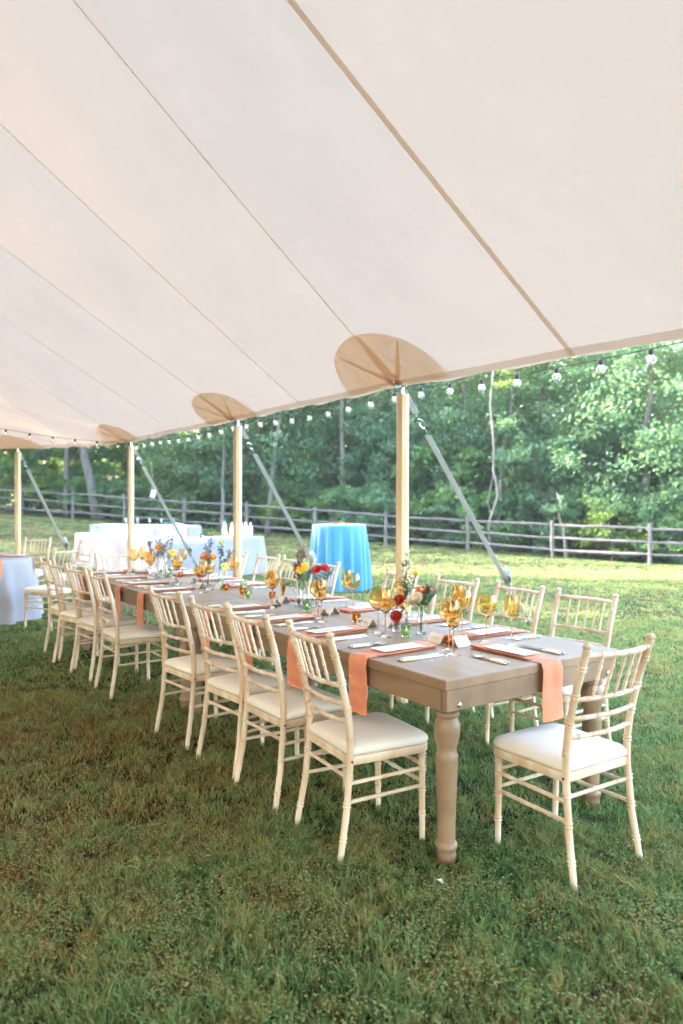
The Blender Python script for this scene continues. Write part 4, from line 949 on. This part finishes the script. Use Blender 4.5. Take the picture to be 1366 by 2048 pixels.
# ------------------------------------------------------------------ trees
def crown_mesh(name, rx, ry, rz_, n, leaf, seed, M_, clusters=120, low=0.0):
    rng = np.random.default_rng(seed)
    d = rng.normal(size=(clusters, 3)); d /= np.linalg.norm(d, axis=1)[:, None]; rad = rng.uniform(.35, 1.0, clusters) ** .6
    c = d * rad[:, None] * np.array([rx, ry, rz_]); c *= (1 + .25 * np.sin(d[:, [0]] * 5 + seed) * np.cos(d[:, [2]] * 4 + seed))
    cs = rng.uniform(.5, 1.15, clusters) * .19 * (rx * ry * rz_) ** (1 / 3)
    which = rng.integers(0, clusters, n); off = rng.normal(size=(n, 3)) * np.array([.55, .55, .30])
    p = c[which] + off * cs[which][:, None]
    nr = rng.normal(size=(n, 3)) * .75 + np.array([0, 0, 1.0]) + d[which] * .5; nr /= np.linalg.norm(nr, axis=1)[:, None]
    a = np.cross(nr, rng.normal(size=(n, 3))); a /= np.linalg.norm(a, axis=1)[:, None]; b = np.cross(nr, a)
    s = leaf * rng.uniform(.6, 1.35, n)[:, None]
    V = np.stack([p - a * s, p - b * s * .55 + a * s * .1, p + a * s, p + b * s * .55 + a * s * .1], 1).reshape(-1, 3); V[:, 2] += 0
    i = np.arange(n) * 4; F = np.stack([i, i + 1, i + 2, i + 3], 1)
    me = bpy.data.meshes.new(name); me.vertices.add(len(V)); me.vertices.foreach_set('co', V.ravel()); me.loops.add(F.size); me.loops.foreach_set('vertex_index', F.ravel().astype(np.int32)); me.polygons.add(len(F)); me.polygons.foreach_set('loop_start', np.arange(0, F.size, 4, dtype=np.int32)); me.update()
    me.materials.append(M_); return me
CR = [crown_mesh('crown_broad', 3.4, 3.2, 4.6, 27000, .075, 1, LEAF[0], 230), crown_mesh('crown_tall', 2.7, 2.7, 5.4, 24000, .072, 2, LEAF[1], 210), crown_mesh('crown_airy', 3.2, 3.0, 4.4, 14000, .075, 3, LEAF[2], 150), crown_mesh('crown_fine', 3.0, 2.8, 4.2, 28000, .066, 4, LEAF[0], 250)]
BU = [crown_mesh('bush_round', 1.3, 1.1, 1.15, 9000, .052, 11, LEAF[0], 90), crown_mesh('bush_loose', 1.5, 1.1, 1.0, 8500, .052, 12, LEAF[1], 80), crown_mesh('bush_bright', 1.2, 1.0, .9, 6500, .055, 13, LEAF[2], 70)]
def trunk_mesh(h, r, lean, seed, branches=7, wob=.15):
    g = random.Random(seed); mb = MB(); pts = []; rad = []
    for k in range(9):
        q = k / 8; pts.append(Vector((lean[0] * q + g.uniform(-wob, wob) * q, lean[1] * q + g.uniform(-wob, wob) * q, -.2 + (h + .2) * q))); rad.append(r * (1.35 - .35 * min(1, q * 6)) * (1 - .7 * q))
    mb.tube(pts, rad, 9)
    for k in range(branches):
        q = g.uniform(.35, .92); i = min(int(q * 8), 7); p = pts[i].lerp(pts[i + 1], q * 8 - i); a = g.uniform(0, 6.28); l_ = g.uniform(1.2, 2.6)
        e = p + Vector((math.cos(a) * l_, math.sin(a) * l_, l_ * g.uniform(.3, .9))); m_ = p.lerp(e, .5) + Vector((0, 0, -.15)); mb.tube([p, m_, e], [r * .32 * (1.1 - q), r * .22 * (1.1 - q), .012], 6)
    return mb.mesh('trunk', ang=None)
TR = [trunk_mesh(9.5, .17, (.3, .2), 1), trunk_mesh(10.5, .13, (-.4, .1), 2), trunk_mesh(9, .21, (.2, -.2), 3, 9)]
def tree(x, y, kind, cz, sc, trunk, label, group=None, rz=None, M_=BARK, tmesh=None, crown=True, name='tree'):
    t = thing(name, label, 'tree', (x, y, gz(x, y)), rz if rz is not None else rnd.uniform(0, 6.28), group)
    obj('trunk', tmesh or TR[trunk], M_, t)
    if crown:
        c = obj('crown', CR[kind], None, t); c.location = (0, 0, cz); c.scale = (sc[0], sc[1], sc[2])
    return t
rt_ = random.Random(8)
FRONT = [(-17.5, 36.5, 1, 5.2, 'bushy tree at the far left edge behind the fence'), (-13.6, 36.0, 2, 6.6, 'airy yellow green tree behind the fence left of the leaning trunk'), (-9.3, 37.2, 2, 7.0, 'thin sunlit tree beyond the fence above the bar glasses'), (-5.9, 31.6, 0, 4.6, 'dense dark tree behind the third pole and fence'),
         (-3.3, 30.8, 0, 5.0, 'dense dark tree between second and third poles'), (-.5, 32.5, 1, 5.6, 'leafy tree right of the second pole behind the fence'), (2.6, 30.4, 3, 5.0, 'fine leaved tree left of the nearest pole'), (5.1, 29.2, 0, 5.2, 'blue green tree just right of the nearest guy strap'),
         (7.7, 27.2, 3, 4.7, 'fine leaved tree with branches sweeping low behind right fence'), (10.6, 25.6, 0, 4.8, 'broad blue green tree at the right edge behind the fence'), (13.2, 26.2, 1, 5.2, 'tall green tree beyond the right picture edge'), (9.0, 29.6, 1, 5.6, 'dark green tree filling the gap behind the right fence trees'), (12.0, 30.0, 0, 6.0, 'dark green tree behind the broad tree at the right edge'), (6.2, 32.0, 1, 6.0, 'dark green tree behind the wavy vine'), (3.9, 33.5, 0, 5.6, 'shaded tree behind the nearest pole'), (-1.8, 34.5, 3, 6.2, 'fine leaved tree deep between second and nearest pole')]
for i, (x, y, k, cz, l) in enumerate(FRONT):
    s = rt_.uniform(.92, 1.1); tree(x, y, k, cz, (s, s, s * rt_.uniform(.95, 1.1)), i % 3, l)
# back rows: sunlit woods
for i in range(16):
    x = -24 + i * 3.1 + rt_.uniform(-.8, .8); y = 43 + rt_.uniform(-3, 3) - .25 * x; k = (2, 1, 2, 0)[i % 4]
    tree(x, y, k, 5.5 + rt_.uniform(-.5, 1.5), (1.15, 1.15, 1.25), i % 3, 'sunlit green tree deep in the woods behind the front row', 'trees deep in the woods')
for i in range(12):
    x = -34 + i * 5.6; y = 60 + rt_.uniform(-3, 3) - .2 * x
    tree(x, y, (1, 2)[i % 2], 7.5, (1.9, 1.9, 1.9), i % 3, 'tall hazy tree at the very back of the woods', 'trees at the back of the woods')
# unseen trees added at left to shade lawn and tent, gapped for sun streaks
for i, (x, y) in enumerate([(-25, -8), (-26, -4), (-24.5, 0), (-26, 3.5), (-24.5, 7), (-26, 10.5), (-24.5, 13.5), (-25.5, 17.2), (-26.5, 28.2), (-25.5, 34.0), (-30, 5), (-31, -2), (-30, 12), (-31, 35), (-36, 9), (-36, 1), (-35, 15), (-36, 37), (-30.5, 40), (-42, -8), (-42, -3), (-42, 2), (-42, 7), (-42, 12), (-42, 17), (-41, 22.5), (-42, 34), (-42, 39), (-23.5, 10), (-23.5, 4), (-24, -2)]):
    tree(x, y, i % 2, 8.2, (1.45, 1.45, 1.8), i % 3, 'unseen tall tree added left of the tent to cast shade', 'unseen trees added for shade left of the tent')
# shrubs along the back of the fence
for i in range(26):
    x = 13.5 - i * 1.15 + rt_.uniform(-.3, .3); y = 20.0 + (13.5 - x) * .44 + 2.0 + rt_.uniform(0, 2.2); k = (0, 0, 1, 0, 2)[i % 5]; s = rt_.uniform(.8, 1.25)
    bay = sum(1 for q in px_posts if q[0] > x) - 1; od = ('first', 'second', 'third', 'fourth', 'fifth', 'sixth', 'seventh', 'eighth', 'ninth', 'tenth', 'eleventh', 'twelfth', 'thirteenth', 'last')[max(0, min(13, bay))]
    look = f"{'big' if s > 1.02 else 'small'} {('blue green round', 'mid green loose', 'bright yellow green')[k]}"
    t = thing('shrub', f'{look} shrub behind the {od} fence bay from the right', 'shrub', (x, y, gz(x, y)), rt_.uniform(0, 6), 'shrubs along the back of the fence')
    c = obj('foliage', BU[k], None, t); c.location = (0, 0, .95 * s); c.scale = (s, s, s * 1.05)
    obj('stem', MB().tube([(0, 0, -.1), (.05, .02, .5), (.1, 0, 1.0)], [.04, .03, .015], 6), BARK, t)
for i in range(14):
    x = 14 - i * 2.4 + rt_.uniform(-.4, .4); y = 20.0 + (13.5 - x) * .44 + 4.5 + rt_.uniform(0, 2); s = rt_.uniform(1.5, 2.1)
    t = thing('shrub', 'tall leafy shrub standing under the front trees', 'shrub', (x, y, gz(x, y)), rt_.uniform(0, 6), 'tall shrubs under the front trees')
    c = obj('foliage', BU[(0, 1, 0)[i % 3]], None, t); c.location = (0, 0, 1.25 * s); c.scale = (s, s, s * 1.25)
    obj('stem', MB().tube([(0, 0, -.1), (.05, .02, .8), (.1, 0, 1.6)], [.06, .04, .02], 6), BARK, t)
# slim trunks that show against the foliage
SL = [((-11.0, 33.0), (-1.9, .5), .26, 'dark trunk leaning left behind the fence near the far left pole', BARK, 7.5), ((-12.9, 34.0), (0, 0), .15, 'dark upright trunk left of the leaning one', BARK, 7), ((-4.15, 29.2), (.1, 0), .13, 'pale trunk just right of the second pole', BARKP, 7), ((-4.75, 28.9), (.05, 0), .09, 'slim trunk left of the second pole above the fence', BARKP, 4.0),
      ((-3.0, 29.0), (.75, 0), .11, 'slim grey trunk leaning right above the second guy strap', BARKP, 7.5), ((.1, 29.6), (-.1, 0), .16, 'dark trunk in the shade left of the nearest pole', BARK, 7), ((5.6, 26.6), (.7, .2), .15, 'dark leaning trunk behind the fence right of the nearest guy strap', BARK, 6.5), ((-8.8, 33.5), (.3, 0), .13, 'upright trunk between the leaning trunk and third pole', BARK, 7), ((7.6, 24.4), (-.3, .1), .06, 'short broken trunk standing behind the right fence', BARKP, 2.2)]
for i, ((x, y), ln, r_, l, M_, h) in enumerate(SL):
    t = thing('slim_tree', l, 'tree', (x, y, gz(x, y)), 0); obj('trunk', trunk_mesh(h, r_, ln, 40 + i, 4, .08), M_, t)
    if h > 5:
        c = obj('crown', CR[(2, 1, 3)[i % 3]], None, t); c.location = (ln[0] * 1.1, ln[1], h + 1.5); c.scale = (.7, .7, .55)
# pale wavy vine
t = thing('hanging_vine', 'pale wavy vine hanging down the tree right of the strap', 'vine', (5.2, 25.4, gz(5.2, 25.4)), 0)
obj('stem', MB().tube([(0, 0, .2), (-.05, 0, 1.0), (.12, 0, 1.5), (.28, 0, 2.0), (.22, 0, 2.4), (.10, 0, 2.9), (.14, .05, 3.6), (.08, .05, 4.4), (.0, .05, 5.2), (.12, .1, 6.4)], [.035, .035, .04, .045, .045, .04, .04, .04, .035, .03], 7), BARKP, t)
obj('side_shoot', MB().tube([(.05, 0, 1.35), (-.08, 0, 1.75), (-.02, 0, 2.1), (.12, 0, 2.75)], [.016, .016, .015, .012], 5), BARKP, t)
# fallen leaves on the lawn
for i, (x, y, M_, l) in enumerate(((.375, 2.70, CREAM, 'pale fallen petal on the grass before the near table leg'), (2.55, 6.05, MAROON, 'brown fallen leaf on the lawn right of the end chair'), (.52, 2.18, ORG, 'orange dry leaf in the foreground grass'))):
    mb = MB().grid([[Vector((-.018, 0, .0)), Vector((-.018, .0, .0))], [Vector((0, -.009, .006)), Vector((0, .009, .009))], [Vector((.02, 0, .0)), Vector((.02, 0, .0))]])
    o = obj('fallen_leaf', mb, M_); o.location = (x, y, .03); o.rotation_euler = (0.3, .5, i * 1.3); tag(o, l, 'leaf')
# ------------------------------------------------------------------ haze
HZ = bpy.data.materials.new('pale_air'); HZ.use_nodes = True; hn = HZ.node_tree; hn.nodes.clear()
pv = hn.nodes.new('ShaderNodeVolumePrincipled'); pv.inputs['Color'].default_value = (.86, .93, .96, 1); pv.inputs['Density'].default_value = .0007; pv.inputs['Anisotropy'].default_value = .2
ho_ = hn.nodes.new('ShaderNodeOutputMaterial'); hn.links.new(pv.outputs[0], ho_.inputs['Volume'])
tag(obj('haze', MB().box((0, 0, 13), (330, 330, 30)), HZ, None, False), kind='stuff')
seen = {}
for o in bpy.data.objects:
    if o.get('category') == 'shrub' and o['label'].startswith(('big', 'small')): seen.setdefault(o['label'], []).append(o)
for l, q in seen.items():
    if len(q) == 2:
        q.sort(key=lambda o: o.location.y + .44 * o.location.x); q[0]['label'] = l + ', near rails'; q[1]['label'] = l + ', farther back'
for o in bpy.data.objects:
    if '_used' in o: del o['_used']
